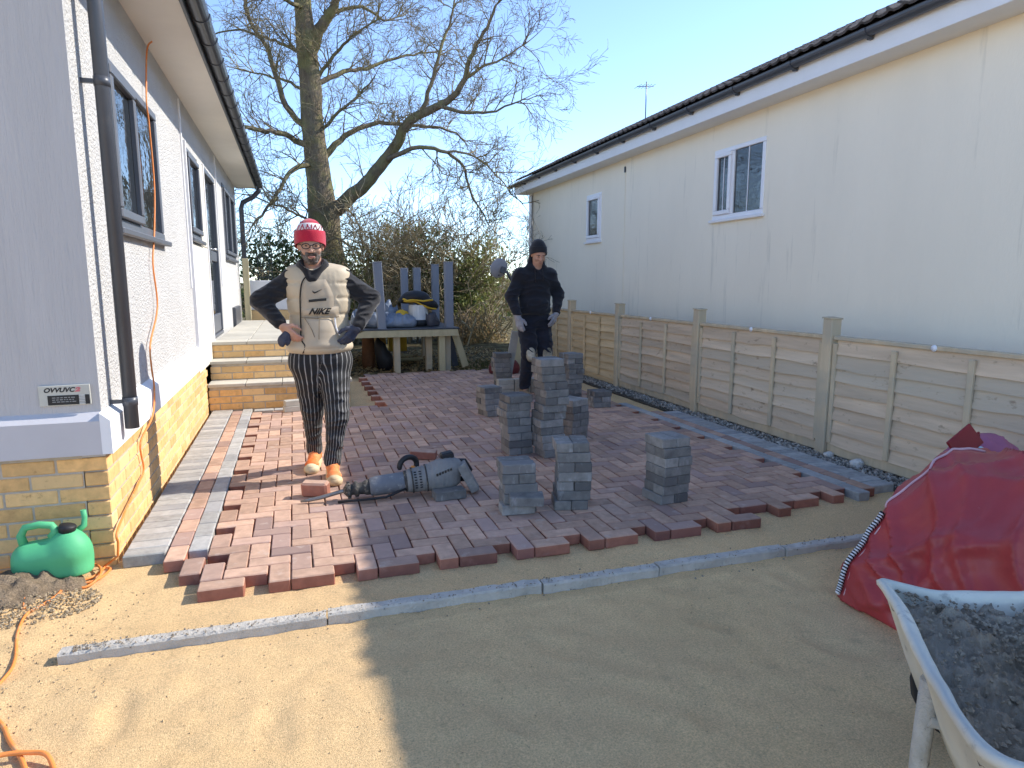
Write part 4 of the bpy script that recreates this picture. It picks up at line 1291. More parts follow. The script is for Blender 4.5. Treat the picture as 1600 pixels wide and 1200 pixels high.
# crumpled blue grey sheeting
M_sheet = pm('blue_grey_sheeting', (.11, .14, .19), rough=.45, var=.15, ns=9, bump=.3, bs=30, spec=.4, alt=(.24, .27, .32))
def sh(P): return np.maximum(union([ell_((1.30, 10.62, Zt + .06), (.30, .25, .10)), ell_((1.62, 10.58, Zt + .05), (.22, .22, .09)), ell_((1.10, 10.72, Zt + .10), (.28, .25, .11)), ell_((1.42, 10.85, Zt + .15), (.20, .2, .12))], .05)(P), Zt + .002 - P[..., 2])
def crease(V):
    V = V.copy()
    for i, p in enumerate(V):
        q = Vector((p[0] * 5, p[1] * 5, p[2] * 12))
        V[i, 2] += max(0, p[2] - Zt) * .9 * ((1 - abs(noise.noise(q))) ** 3 - .3)
    return V
tag(sdf_obj('plastic_sheeting', sh, (.7, 10.2, DZ), (2.0, 11.3, 1.15), .018, M_sheet, None, (1.35, 10.65, Zt), crease), 'crumpled blue grey plastic sheeting heaped on the timber deck', 'sheeting')
MB_ = MB().lathe((1.90, 10.75, Zt), [(.16, 0), (.19, .02), (.19, .09), (.17, .11), (.165, .115), (.155, .33), (.15, .34), (.0, .34)], 22, cap=False)
bk = MB_.build('bucket', pm('white_sack', (.62, .61, .58), rough=.6, var=.15, ns=9, bump=.9, bs=30, stretch=(3, 3, .3)), None)
tag(bk, 'white ribbed tub standing on the deck under the black and yellow bag', 'tub')
MB().lathe((1.90, 10.75, Zt), [(.165, .002), (.20, .018), (.20, .085), (.175, .105)], 22, cap=False).build('base_band', M_black, bk)
Zb = Zt + .34
def bagb(P):
    return union([ell_((1.86, 10.74, Zb + .13), (.22, .16, .10)), ell_((2.02, 10.72, Zb + .04), (.22, .13, .10), Matrix.Rotation(R(22), 3, 'Y')), ell_((1.70, 10.74, Zb + .08), (.12, .12, .06))], .04)(P)
hb_ = sdf_obj('tool_bag', bagb, (1.4, 10.5, Zb - .2), (2.4, 11.0, Zb + .32), .012, M_black, None, (1.9, 10.74, Zb))
tag(hb_, 'black tool bag with yellow trim slumped over the white tub', 'tool bag')
M_yel = pm('yellow_trim', (.62, .38, .03), rough=.55, var=.1, ns=8, bump=.1)
bvt = BVHTree.FromObject(hb_, bpy.context.evaluated_depsgraph_get())
def drape(bv, o, pts, off=.004):
    out = []
    for p in pts:
        q, nn, _, _ = bv.find_nearest(Vector(p) - o.location); out.append(q + nn * off + o.location)
    return out
def lp(*pts): return crv(pts, 5)
for P in (lp((1.62, 10.6, Zb + .12), (1.72, 10.57, Zb + .06), (1.88, 10.56, Zb + .05), (2.05, 10.57, Zb + .09), (2.14, 10.6, Zb + .12)), lp((1.64, 10.6, Zb + .06), (1.78, 10.58, Zb + .01), (1.92, 10.58, Zb - .04), (2.08, 10.59, Zb - .10), (2.20, 10.62, Zb - .12))):
    MB().tube(drape(bvt, hb_, P), .016, 6).build('trim', M_yel, hb_)
tag(MB().box((1.60, 10.95, Zt + .13), (.16, .14, .26), None, .01).build('crate', pm('brown_crate', (.10, .07, .05), bump=.2), None), 'small brown box behind the white tub on the deck', 'box')
def yb(P): return np.maximum(ell_((1.62, 10.66, Zt + .10), (.13, .11, .07))(P), Zt + .03 - P[..., 2])
tag(sdf_obj('cloth', yb, (1.4, 10.5, Zt), (1.85, 10.85, Zt + .25), .012, M_yel, None, (1.62, 10.66, Zt + .03), crease), 'yellow cloth lying on the blue grey sheeting', 'cloth')
def bb(P): return np.maximum(union([ell_((2.08, 10.62, Zt + .08), (.09, .09, .14)), ell_((2.14, 10.66, Zt + .06), (.10, .08, .09))], .03)(P), Zt + .002 - P[..., 2])
tag(sdf_obj('rubble_sack', bb, (1.9, 10.45, DZ), (2.35, 10.85, 1.0), .012, pm('dark_grey_sack', (.07, .07, .085), rough=.4, bump=.3, bs=40), None, (2.1, 10.64, Zt), crease), 'dark grey sack beside the white tub on the deck', 'sack')
# under the deck
def cr(mb, c, d_, t=.012):
    x, y, z = c; a, b, h = d_
    mb.box((x, y, z + t / 2), (a, b, t))
    for s in (-1, 1):
        mb.box((x + s * (a / 2 - t / 2), y, z + h / 2), (t, b, h)); mb.box((x, y + s * (b / 2 - t / 2), z + h / 2), (a - 2 * t, t, h - .002))
    mb.box((x, y - b / 2 - .006, z + h - .02), (a + .02, .014, .03)); mb.box((x, y + b / 2 + .006, z + h - .02), (a + .02, .014, .03))
    return mb
tag(cr(MB(), (1.86, 12.9, .09), (.32, .3, .45)).build('crate', M_yel, None), 'bright yellow crate under the far side of the deck', 'crate')
tag(cr(MB(), (1.52, 12.8, .10), (.18, .3, .42)).build('crate', pm('orange_timber', (.42, .24, .06), bump=.2), None), 'narrow orange crate under the deck left of the yellow one', 'crate')
for k, (x, y, z, L_) in enumerate(((1.75, 11.6, .05, .62), (1.82, 11.5, .085, .55), (1.70, 11.7, .12, .5))):
    tag(MB().box((x, y, z), (L_, .09, .032), R(8 - k * 7), .003).build('plank', M_timber, None), ('lowest pale offcut board lying under the deck', 'middle pale offcut board lying under the deck', 'uppermost pale offcut board lying under the deck')[k], 'board')
def blk(P): return np.maximum(union([ell_((1.30, 10.75, .22), (.10, .12, .24)), ell_((1.25, 10.8, .38), (.06, .08, .14)), ell_((1.38, 10.72, .15), (.10, .10, .16))], .05)(P), -P[..., 2] + .01)
tag(sdf_obj('rubble_sack', blk, (1.0, 10.5, 0), (1.6, 11.05, .6), .014, M_black, None, (1.3, 10.75, 0), crease), 'black sack slumped under the left end of the deck', 'sack')
tag(MB().lathe((1.12, 11.05, .0), [(.10, 0), (.11, .1), (.10, .5), (.09, .56)], 14).build('log', pm('rusty_bark', (.16, .07, .03), ns=20, bump=.6), None), 'rust brown log standing under the deck beside the black sack', 'log')

# ================================================================ satellite dish on a timber post, gate stump, leaning board
M_dish = pm('grey_dish', (.30, .30, .33), rough=.5, var=.06, ns=5, bump=.05)
pp = MB().box((3.27, 9.78, .70), (.13, .11, 1.42), None, .006).build('timber_post', M_timber, None)
tag(pp, 'square timber post carrying the grey satellite dish', 'post')
tag(MB().box((3.42, 9.95, .66), (.10, .09, 1.30), None, .006).build('timber_post', M_timber, None), 'second yellowish post just behind the dish post and the man in black', 'post')
ds = thing('satellite_dish', 'round grey satellite dish seen from behind on the timber post', 'satellite dish', (3.0, 9.72, 1.42))
rt = Vector((-.25, .93, .28)).to_track_quat('Z', 'Y').to_matrix()
MB().lathe((2.97, 9.72, 1.60), [(.0, 0), (.05, .003), (.10, .014), (.14, .030), (.152, .036), (.148, .042), (.10, .022), (.0, .006)], 26, rt, cap=False).build('reflector', M_dish, ds)
MB().tube([(2.98, 9.70, 1.585), (3.06, 9.66, 1.55), (3.12, 9.68, 1.46), (3.215, 9.72, 1.36), (3.23, 9.72, 1.2)], .022, 8).build('mast', M_anth, ds)
MB().box((3.0, 9.67, 1.58), (.075, .05, .10), Matrix.Rotation(.3, 3, 'Y'), .008).build('bracket', M_anth, ds)
MB().tube([(2.96, 9.74, 1.50), (2.92, 9.95, 1.60), (2.91, 10.03, 1.66)], .009, 6).build('feed_arm', M_anth, ds)
tag(MB().beam((2.60, 7.86, .80), (2.50, 7.95, .06), .10, .02, .003, (0, 1, 0)).build('board', pm('pale_board', (.36, .36, .35), bump=.1), None), 'pale narrow board leaning upright beside the left leg of the man in black', 'board')
def mar(P): return np.maximum(union([ell_((2.95, 9.45, .12), (.24, .18, .18)), ell_((2.86, 9.35, .22), (.12, .1, .1))], .05)(P), -P[..., 2] + .05)
tag(sdf_obj('rubble_sack', mar, (2.6, 9.15, .03), (3.3, 9.75, .45), .014, pm('maroon_sack', (.14, .03, .035), rough=.5, bump=.2), None, (2.95, 9.45, .055), crease), 'maroon sack at the foot of the dish post', 'sack')
# ================================================================ trees and hedge
M_bark = pm('tree_bark', (.18, .14, .095), rough=.95, var=.3, ns=7, bump=1.0, bs=26, bdist=.05, stretch=(1, 1, .25), alt=(.21, .19, .085), stains=((.05, .04, .03), 11, .58, .75, (1, 1, .3)))
M_twig = pm('bare_twig', (.22, .175, .115), rough=.9, var=.25, ns=3, bump=0, alt=(.24, .20, .10))
M_twig2 = pm('straw_twig', (.40, .33, .21), rough=.9, var=.3, ns=3, bump=0, alt=(.24, .18, .09))
def leaf_mat(name, a, b, tr=.4):
    t = NT(name)
    isl = t.n('ShaderNodeNewGeometry').outputs['Random Per Island']
    t.l(t.mix(isl, a, b), t.b.inputs['Base Color'])
    t.b.inputs['Roughness'].default_value = .5
    t.b.inputs['Specular IOR Level'].default_value = .4
    t.b.inputs['Subsurface Weight'].default_value = 0
    out = t.t.nodes['Material Output']
    tl = t.n('ShaderNodeBsdfTranslucent'); t.l(t.mix(isl, a, b), tl.inputs[0])
    mx = t.n('ShaderNodeMixShader'); mx.inputs[0].default_value = tr
    t.l(t.b.outputs[0], mx.inputs[1]); t.l(tl.outputs[0], mx.inputs[2]); t.l(mx.outputs[0], out.inputs[0])
    return t.m
M_lf_dark = leaf_mat('dark_evergreen_leaf', (.045, .075, .022), (.14, .18, .07))
M_lf_ol = leaf_mat('olive_leaf', (.13, .15, .04), (.34, .35, .12))
M_lf_lime = leaf_mat('fresh_leaf', (.20, .23, .05), (.48, .48, .18), .35)
M_lf_dry = leaf_mat('dry_leaf', (.24, .16, .07), (.50, .37, .19))
def leaf(mb, c, s, up=.3):
    d = Vector((random.gauss(0, 1), random.gauss(0, 1), random.gauss(up, .8))).normalized()
    t = d.orthogonal().normalized(); t.rotate(Matrix.Rotation(random.random() * 6.28, 3, d))
    b = d.cross(t)
    c = Vector(c); w_ = s * .33
    mb.add([c - t * s * .55, c + b * w_ + d * s * .08, c + t * s * .6, c - b * w_ + d * s * .08], [(0, 1, 2), (0, 2, 3)])
def leaves(lobes, n, s, keep=None):
    mb = MB()
    tot = sum(l[1][0] * l[1][1] * l[1][2] for l in lobes)
    for (c, r) in lobes:
        k = int(n * r[0] * r[1] * r[2] / tot)
        # leaf sprays: clumps of leaves near the lobe's surface
        for _ in range(max(1, k // 7)):
            u = Vector((random.gauss(0, 1), random.gauss(0, 1), random.gauss(0, 1))).normalized()
            q = random.uniform(.45, 1.08)
            p = Vector((c[0] + u.x * r[0] * q, c[1] + u.y * r[1] * q, c[2] + u.z * r[2] * q))
            if p.z < .04: continue
            for _ in range(7):
                leaf(mb, p + Vector((random.gauss(0, .09), random.gauss(0, .09), random.gauss(0, .07))) * (s / .07), s * random.uniform(.6, 1.3))
    return mb
def twigs(mb, p, d, L, r, depth, seg=3, spread=.7, droop=0.0, rmin=.005):
    p = Vector(p); d = Vector(d).normalized()
    n = 4 if depth > 1 else 3
    pts = [p]; 
    for k in range(n):
        d = (d + Vector((random.gauss(0, .16), random.gauss(0, .16), random.gauss(-droop + .03, .14)))).normalized()
        pts.append(pts[-1] + d * (L / n))
    rs = [max(rmin, r * (1 - .62 * k / n)) for k in range(n + 1)]
    mb.tube(pts, rs, seg, cap=False)
    if depth > 0:
        m = 3 if depth > 2 else random.choice((3, 4))
        for k in range(m):
            q = pts[1 + int(k * (n - 1) / max(1, m - 1))] if k < m - 1 else pts[-1]
            dd = (pts[-1] - pts[0]).normalized()
            o = dd.orthogonal(); o.rotate(Matrix.Rotation(random.random() * 6.28, 3, dd))
            twigs(mb, q, dd * random.uniform(.6, 1.0) + o * spread * random.uniform(.5, 1.1), L * random.uniform(.52, .78), r * .55, depth - 1, 3, spread, droop, rmin)

# ---- the big bare tree
tree = thing('bare_tree', 'tall bare tree with mossy trunk and a great leaning limb behind the man', 'tree', (.8, 16, 0))
trunk = [(.86, 16, -.05), (.84, 16, .6), (.81, 16.0, 1.45), (.74, 16.0, 2.2), (.72, 16.0, 2.8), (.65, 16.0, 3.67), (.59, 16.0, 4.63), (.56, 16.0, 5.57), (.51, 16.0, 6.48), (.47, 16.0, 7.38), (.46, 16.0, 8.26), (.48, 16.0, 9.22), (.5, 16, 10.4)]
tr_r = [.55, .46, .40, .37, .35, .265, .25, .235, .22, .18, .14, .10, .05]
P = crv(trunk, 5)
rr = [float(np.interp(i / 5, range(len(tr_r)), tr_r)) for i in range(len(P))]
mb = MB().tube(P, rr, 18)
vv = []
for p in mb.v:
    q = Vector(p); k = noise.fractal(Vector((q.x * 3.4, q.y * 3.4, q.z * .9)), .8, 2, 4)
    c = Vector((float(np.interp(q.z, [t[2] for t in trunk], [t[0] for t in trunk])), 16, q.z))
    vv.append(tuple(c + (q - c) * (1 + .13 * k)))
mb.v = vv
mb.build('trunk', M_bark, tree)
limbs = [
 ([(.50, 16.0, 6.15), (.66, 15.98, 6.5), (.84, 15.9, 6.85), (1.03, 15.8, 7.1), (1.22, 15.7, 7.45), (1.47, 15.6, 8.01), (1.67, 15.5, 8.65)], .17, .05),
 ([(.62, 16.0, 2.55), (.82, 16.0, 2.85), (1.26, 15.79, 3.24), (1.65, 15.58, 3.57), (2.03, 15.38, 4.03), (2.3, 15.17, 4.39), (2.42, 14.96, 4.68), (2.68, 14.75, 4.88), (3.08, 14.54, 5.07), (3.37, 14.33, 5.24), (3.56, 14.12, 5.55), (3.7, 13.92, 6.03), (3.93, 13.71, 6.45), (4.06, 13.5, 6.8)], .20, .022),
 ([(.70, 16.0, 3.9), (.77, 16.0, 4.07), (1.04, 16.1, 4.46), (1.36, 16.2, 4.72), (1.91, 16.3, 5.0), (2.62, 16.4, 5.06), (3.38, 16.5, 5.08), (3.99, 16.7, 5.0), (4.28, 16.9, 4.83)], .10, .015),
 ([(2.1, 15.2, 4.05), (2.27, 14.9, 4.11), (2.71, 14.72, 4.24), (3.28, 14.63, 4.16), (3.6, 14.55, 3.89), (3.72, 14.47, 3.41), (3.9, 14.38, 3.03), (4.1, 14.3, 2.65)], .06, .014),
 ([(3.15, 14.6, 4.17), (3.71, 14.38, 4.1), (4.17, 14.25, 3.78), (4.48, 14.12, 3.4), (4.8, 14.0, 3.05)], .03, .010),
 ([(2.75, 14.68, 4.93), (2.98, 14.75, 5.54), (3.22, 14.9, 6.28), (3.51, 15.05, 7.03), (3.65, 15.2, 7.65)], .055, .015),
 ([(3.05, 14.5, 5.06), (3.67, 14.2, 4.92), (4.2, 14.0, 4.96), (4.77, 13.8, 5.18)], .05, .012),
 ([(3.51, 14.15, 5.5), (3.85, 13.93, 5.74), (4.28, 13.77, 5.91), (4.8, 13.6, 6.25)], .04, .012),
 ([(.55, 16.0, 5.6), (.7, 16.0, 5.72), (1.3, 16.24, 6.05), (1.83, 16.48, 6.26), (2.54, 16.72, 6.62), (3.17, 16.96, 6.86), (3.83, 17.2, 7.07)], .075, .015),
 ([(.6, 16.0, 4.6), (.7, 16.0, 4.68), (1.12, 15.5, 5.03), (1.51, 15.0, 5.3), (1.78, 14.5, 5.54)], .06, .012),
 ([(.56, 16.0, 5.7), (.73, 16.0, 5.86), (1.18, 15.67, 6.36), (1.54, 15.33, 6.64), (2.02, 15.0, 6.87)], .06, .014),
 ([(.6, 16.0, 4.3), (.4, 16.0, 4.38), (-.01, 15.7, 4.53), (-.4, 15.4, 4.51), (-.86, 15.1, 4.51), (-1.25, 14.8, 4.44)], .085, .03),
 ([(.58, 16.0, 4.6), (.44, 16.0, 4.76), (.02, 15.84, 5.16), (-.13, 15.68, 5.7), (-.32, 15.52, 6.25), (-.59, 15.36, 6.64), (-.64, 15.2, 7.03)], .085, .03),
 ([(.56, 16, 5.4), (.41, 16.0, 5.51), (.05, 16.33, 5.8), (-.47, 16.67, 5.98), (-.95, 17.0, 6.13)], .05, .014),
 ([(.5, 16, 6.2), (.35, 16.0, 6.33), (-.05, 16.2, 6.53), (-.37, 16.4, 6.68), (-.92, 16.6, 6.84), (-1.58, 16.8, 6.68)], .05, .014),
 ([(.6, 15.9, 3.95), (.43, 15.8, 3.95), (.04, 15.4, 3.7), (-.2, 15.0, 3.23), (-.46, 14.6, 2.82), (-.71, 14.2, 2.48)], .075, .02),
 ([(.7, 16, 2.6), (.52, 16.0, 2.69), (.23, 15.67, 2.83), (-.13, 15.33, 2.97), (-.81, 15.0, 3.16)], .05, .015),
 ([(.6, 16, 7.2), (.3, 15.67, 7.15), (-.01, 15.33, 7.16), (-.32, 15.0, 7.32)], .06, .02),
 ([(1.03, 15.8, 7.1), (1.72, 16.0, 7.39), (2.23, 16.2, 7.24), (2.77, 16.4, 7.52)], .05, .012),
 ([(.5, 16, 8.2), (.1, 15.8, 8.7), (-.3, 15.6, 9.1)], .07, .02), ([(.5, 16, 8.6), (1.0, 16.2, 9.0), (1.5, 16.4, 9.3)], .07, .02),
 ([(.7, 15.7, 2.2), (.9, 15.4, 2.35), (1.3, 15.2, 2.15), (1.7, 15.1, 2.12)], .04, .012), ([(1.15, 15.7, 3.05), (1.4, 15.5, 2.8), (1.5, 15.4, 2.4), (1.62, 15.3, 2.1)], .022, .010),
]
tw = MB()
for pts, ra, rb in limbs:
    P = crv(pts, 4)
    nP = len(P)
    P = [p + Vector((random.gauss(0, .012), random.gauss(0, .012), random.gauss(0, .012))) if 0 < i < nP - 1 else p for i, p in enumerate(P)]
    MB().tube(P, [ra + (rb - ra) * (i / (nP - 1)) ** .8 for i in range(nP)], 9 if ra > .08 else 6).build('limb', M_bark if ra > .04 else M_twig, tree)
    L = sum((P[i + 1] - P[i]).length for i in range(nP - 1))
    for _ in range(int(L * 4.4) + 3):
        t = random.uniform(.22, 1.0); i = min(nP - 2, int(t * (nP - 1)))
        p = P[i].lerp(P[i + 1], random.random()); d = (P[i + 1] - P[i]).normalized()
        o = d.orthogonal(); o.rotate(Matrix.Rotation(random.random() * 6.28, 3, d))
        if o.z < 0 and random.random() < .6: o.z *= -1
        twigs(tw, p, d * .7 + o * .9 + Vector((0, 0, .2)), random.uniform(.35, .85), max(.008, .022 * (1 - .4 * t)), 3, 3, .75, .02, .0036)
    twigs(tw, P[-1], P[-1] - P[-2], .8, rb * .8, 4, 3, .7, .02, .0036)
crown = tw.build('crown', M_twig, tree, recalc=False)

# ---- hedge shrubs
def shrub(label, lobes, n, s, mat, name='shrub', stems=5, dep=3, twig_mat=None, tw_l=.9, grp='shrubs behind the deck', tw_extra=0):
    lobes = [((c[0] * q, c[1] * q, 1.41 + (c[2] - 1.41) * q), (r[0] * q, r[1] * q, r[2] * q)) for (c, r) in lobes for q in [max(1.0, 15.4 / c[1] + .02) if c[1] < 15.2 else 1.04]]
    xs = [l[0][0] for l in lobes]; ys = [l[0][1] for l in lobes]
    cx, cy = sum(xs) / len(xs), sum(ys) / len(ys)
    t = thing(name, label, 'shrub', (cx, cy, 0), grp)
    top = max(l[0][2] + l[1][2] for l in lobes)
    mb = MB()
    for _ in range(stems):
        l = random.choice(lobes)
        p = (l[0][0] + random.gauss(0, l[1][0] * .4), l[0][1] + random.gauss(0, .2), 0)
        twigs(mb, p, (random.gauss(0, .25), random.gauss(0, .2), 1), top * random.uniform(.45, .62), .035, dep, 4, .6, .0, .006)
    mb.build('stem', twig_mat or M_twig2, t, recalc=False)
    if n: leaves(lobes, int(n * (.62 if mat in (M_lf_ol, M_lf_dark) else .8)), s * 1.02).build('foliage', mat, t, recalc=False)
    return t
shrub('dark evergreen shrub between the bungalow corner and the man in the red hat', [((-.35, 14.6, 1.3), (.75, .6, .9)), ((.05, 14.8, 1.7), (.6, .5, .8)), ((-.5, 14.8, 1.9), (.5, .4, .6)), ((.45, 15.0, 1.4), (.5, .5, .8))], 5200, .085, M_lf_dark)
shrub('olive green shrub growing round the foot of the big tree', [((1.0, 14.9, 1.0), (.7, .5, .9)), ((1.35, 15.2, 1.6), (.55, .5, .75)), ((.75, 15.1, 1.5), (.4, .4, .6))], 3400, .075, M_lf_ol)
shrub('tall twiggy olive shrub behind the left grey post', [((1.9, 15.3, 1.3), (.65, .5, 1.0)), ((2.2, 15.6, 2.1), (.5, .5, .75))], 3000, .07, M_lf_ol, stems=7, dep=4)
shrub('tall dark ivy clad shrub behind the middle grey posts', [((2.75, 15.2, 1.5), (.55, .5, .9)), ((3.05, 15.5, 2.0), (.55, .45, .8)), ((3.15, 14.9, 1.2), (.5, .4, .7))], 3800, .08, M_lf_dark, stems=5, dep=4)
shrub('bushy green shrub beneath the far corner of the cream house', [((4.0, 15.4, 1.4), (.7, .5, .9)), ((4.4, 15.5, 1.9), (.5, .4, .6)), ((3.75, 14.8, 1.6), (.45, .4, .55))], 4200, .075, M_lf_ol, stems=6, dep=4)
shrub('low dark evergreen shrub left of the satellite dish', [((3.2, 13.6, 1.15), (.55, .4, .65)), ((2.8, 13.7, .9), (.4, .4, .5))], 2600, .075, M_lf_dark)
shrub('fresh light green shrub just right of the deck', [((3.0, 12.4, .95), (.48, .35, .42)), ((3.3, 12.2, .55), (.35, .3, .45)), ((2.75, 12.5, .7), (.35, .3, .4))], 2600, .062, M_lf_lime)
shrub('light green bush showing above the blue grey sheeting', [((1.2, 13.5, .7), (.6, .35, .55)), ((.6, 13.6, .75), (.5, .35, .5))], 2400, .06, M_lf_lime)
shrub('golden dry bush behind the left grey upright', [((1.75, 13.3, .75), (.55, .35, .45)), ((2.2, 13.4, .8), (.5, .35, .4))], 2400, .055, M_lf_dry, twig_mat=M_twig2, stems=8)
# brown bramble thicket with light stems
br_ = thing('bramble_thicket', 'tangled brown bramble thicket between the deck and the dish post', 'brambles', (3.75, 15.0, 0))
mb = MB()
for _ in range(120):
    a = (random.uniform(3.25, 4.6), random.uniform(14.6, 15.4), random.uniform(-.1, .1))
    b = (a[0] + random.gauss(0, .35), a[1] + random.gauss(0, .3), random.uniform(.3, .95))
    c = (b[0] + random.gauss(0, .45), b[1] + random.gauss(0, .3), random.uniform(.0, .5))
    mb.tube(crv([a, b, c], 4), [.009] * 4 + [.007] * 4 + [.005], 4, cap=False)
mb.build('stem', M_twig, br_, recalc=False)
mb = MB()
for a, b, c in (((3.62, 14.4, -.05), (3.72, 14.4, .25), (3.86, 14.45, .62)), ((3.78, 14.45, .25), (3.62, 14.4, .45), (3.5, 14.4, .55)), ((4.1, 14.5, -.05), (3.95, 14.5, .1), (3.80, 14.45, .25))):
    mb.tube(crv([a, b, c], 4), [.022] * 8 + [.012], 6, cap=False)
mb.build('branch', M_twig2, br_, recalc=False)
leaves([((3.85, 15.0, .25), (.7, .4, .45)), ((4.3, 15.0, .15), (.5, .4, .35)), ((3.5, 15.0, .1), (.5, .35, .35))], 1800, .055, None).build('foliage', M_lf_dry, br_, recalc=False)
# slender bare saplings rising above the hedge
k = 0
for x, y, h, who in ((1.55, 15.6, 2.6, 'left of the middle'), (2.05, 16.4, 3.0, 'behind the left grey upright'), (2.6, 16.0, 2.9, 'above the tool bag'), (3.4, 16.6, 3.1, 'left of the satellite dish'), (3.9, 16.2, 3.0, 'above the satellite dish'), (4.5, 16.6, 3.2, 'nearest the cream house'), (4.95, 17.2, 3.3, 'half hidden by the cream house'), (-.3, 16.6, 3.0, 'beside the bungalow corner')):
    t = thing('bare_sapling', f'slender bare sapling in the hedge, {who}', 'sapling', (x, y, 0), 'bare saplings in the hedge')
    mb = MB()
    for q in range(3):
        twigs(mb, (x + random.gauss(0, .12), y, 0), (random.gauss(0, .18), random.gauss(0, .1), 1), h * random.uniform(.5, .62), .032, 5, 4, .55, -.01, .0055)
    mb.build('trunk', random.choice((M_twig, M_twig2)), t, recalc=False)
# far wood closing the view
mb = MB()
for _ in range(9000):
    x = random.uniform(-14, 18); h = 1.5 + .5 * noise.noise(Vector((x * .4, 0, 0))) + .35 * noise.noise(Vector((x * 1.3, 5, 0)))
    leaf(mb, (x, random.uniform(23, 26), h * random.random() ** .7), random.uniform(.14, .3))
stuff(mb.build('far_hedge', M_lf_ol, origin=(0, 24, 0), recalc=False))
# leaf litter and low weeds on the rough ground past the paving
mb = MB()
for _ in range(2600):
    x, y = random.uniform(.7, 4.0), random.uniform(10.1, 13.8)
    leaf(mb, (x, y, sand_z(x, y) + random.uniform(.003, .03)), random.uniform(.03, .07), 1.5)
stuff(mb.build('leaf_litter', M_lf_dry, origin=(2, 12, 0), recalc=False))
mb = MB()
for _ in range(2200):
    x, y = random.uniform(2.5, 4.0), random.uniform(9.95, 11.4)
    p = Vector((x, y, sand_z(x, y))); h = random.uniform(.02, .06); q = Vector((random.gauss(0, .02), random.gauss(0, .02), h)); s_ = Vector((random.gauss(0, .006), random.gauss(0, .006), 0))
    mb.add([p - s_, p + s_, p + q], [(0, 1, 2)])
stuff(mb.build('grass', leaf_mat('grass_blade', (.07, .08, .02), (.16, .15, .05)), origin=(3.2, 10.6, 0), recalc=False))
# ================================================================ the two men
def bx(f, lo, hi):
    f.lo, f.hi = np.array(lo, float), np.array(hi, float); return f
def C_(a, b, ra, rb=None, sc=None):
    rb = ra if rb is None else rb
    m = max(ra, rb) / (min(sc) if sc else 1)
    m = max(ra, rb) * 1.0 if not sc else max(ra, rb) * max(sc)
    return bx(cap_(a, b, ra, rb, sc), np.minimum(a, b) - m, np.maximum(a, b) + m)
def E_(c, r, rot=None):
    m = max(r) if rot is not None else np.array(r)
    return bx(ell_(c, r, rot), np.array(c) - m, np.array(c) + m)
def sparse(groups, cuts=()):
    """groups: list of (prims, k); smooth union inside a group and, softly, between groups"""
    def f(P):
        ax = [P[:, 0, 0, 0], P[0, :, 0, 1], P[0, 0, :, 2]]
        d = np.full(P.shape[:3], .2)
        for prims, k in groups:
            for p in prims:
                mg = k + .03
                sl = tuple(slice(max(0, int(np.searchsorted(ax[i], p.lo[i] - mg))), int(np.searchsorted(ax[i], p.hi[i] + mg))) for i in range(3))
                if any(s.stop <= s.start for s in sl): continue
                d[sl] = smin(d[sl], p(P[sl]), k)
        for c in cuts: d = np.maximum(d, c(P))
        return d
    f.lo = np.min([p.lo for g_, k in groups for p in g_], 0) - .03
    f.hi = np.max([p.hi for g_, k in groups for p in g_], 0) + .03
    return f
def grow(name, f, h, mat, parent, deform=None, relax=1, origin=None):
    return sdf_obj(name, f, f.lo, f.hi, h, mat, parent, origin, deform, relax)
V3 = lambda *a: np.array(a, float)
def hand_prims(w_, d, n, th, curl=.5, pad=0.0, k=1.0):
    """wrist point, finger direction, palm normal (side the fingers curl to), thumb side"""
    d = d / np.linalg.norm(d); n = n - d * (n @ d); n /= np.linalg.norm(n); s = np.cross(d, n)
    if s @ th < 0: s = -s
    out = []
    for i, off in enumerate((.030, .010, -.010, -.029)):
        kn = w_ + d * (.088, .092, .088, .078)[i] * k + s * off * k
        out.append(C_(w_ + s * off * .55 * k + d * .005, kn, .0155 + pad, .0125 + pad))
        L = (.072, .080, .074, .056)[i] * k
        p = kn; a = curl * (.35 + .08 * i)
        for q, fr in enumerate((.45, .32, .23)):
            dd = d * math.cos(a) + n * math.sin(a) + s * (off * 1.2)
            dd /= np.linalg.norm(dd)
            e = p + dd * L * fr
            out.append(C_(p, e, (.0105, .0095, .0085)[q] + pad, (.0095, .0085, .0075)[q] + pad))
            p = e; a += curl * .6
    b = w_ + d * .022 * k + s * .022 * k
    m = b + (d * .6 + s * .75 + n * .25) * .042 * k
    e = m + (d * .85 + s * .35 + n * .3) * .034 * k
    e2 = e + (d * .95 + s * .05 + n * .25) * .026 * k
    out += [C_(b, m, .0155 + pad, .0125 + pad), C_(m, e, .0115 + pad, .0105 + pad), C_(e, e2, .0105 + pad, .008 + pad)]
    return out
def face_prims(c, down=0.0):
    """head round centre c (between the ears), facing -Y, pitched forward by down radians"""
    Rm = Matrix.Rotation(down, 3, 'X')
    T = lambda x, y, z: np.array(Vector(c) + Rm @ Vector((x, y, z)))
    return [E_(T(0, .012, .035), (.076, .096, .098), Rm), E_(T(0, -.012, -.04), (.060, .072, .075), Rm), E_(T(0, -.045, -.085), (.036, .036, .030), Rm),
            C_(T(-.034, -.070, .016), T(.034, -.070, .016), .016), E_(T(-.040, -.062, -.028), (.022, .020, .02)), E_(T(.040, -.062, -.028), (.022, .020, .02))], \
           [C_(T(0, -.084, .008), T(0, -.104, -.030), .008, .0125), E_(T(-.012, -.092, -.032), (.009, .009, .008)), E_(T(.012, -.092, -.032), (.009, .009, .008)),
            C_(T(-.020, -.082, -.060), T(.020, -.082, -.060), .0065), C_(T(-.016, -.080, -.072), T(.016, -.080, -.072), .0065),
            E_(T(-.076, .012, -.005), (.010, .022, .032), Rm), E_(T(.076, .012, -.005), (.010, .022, .032), Rm)], T, Rm

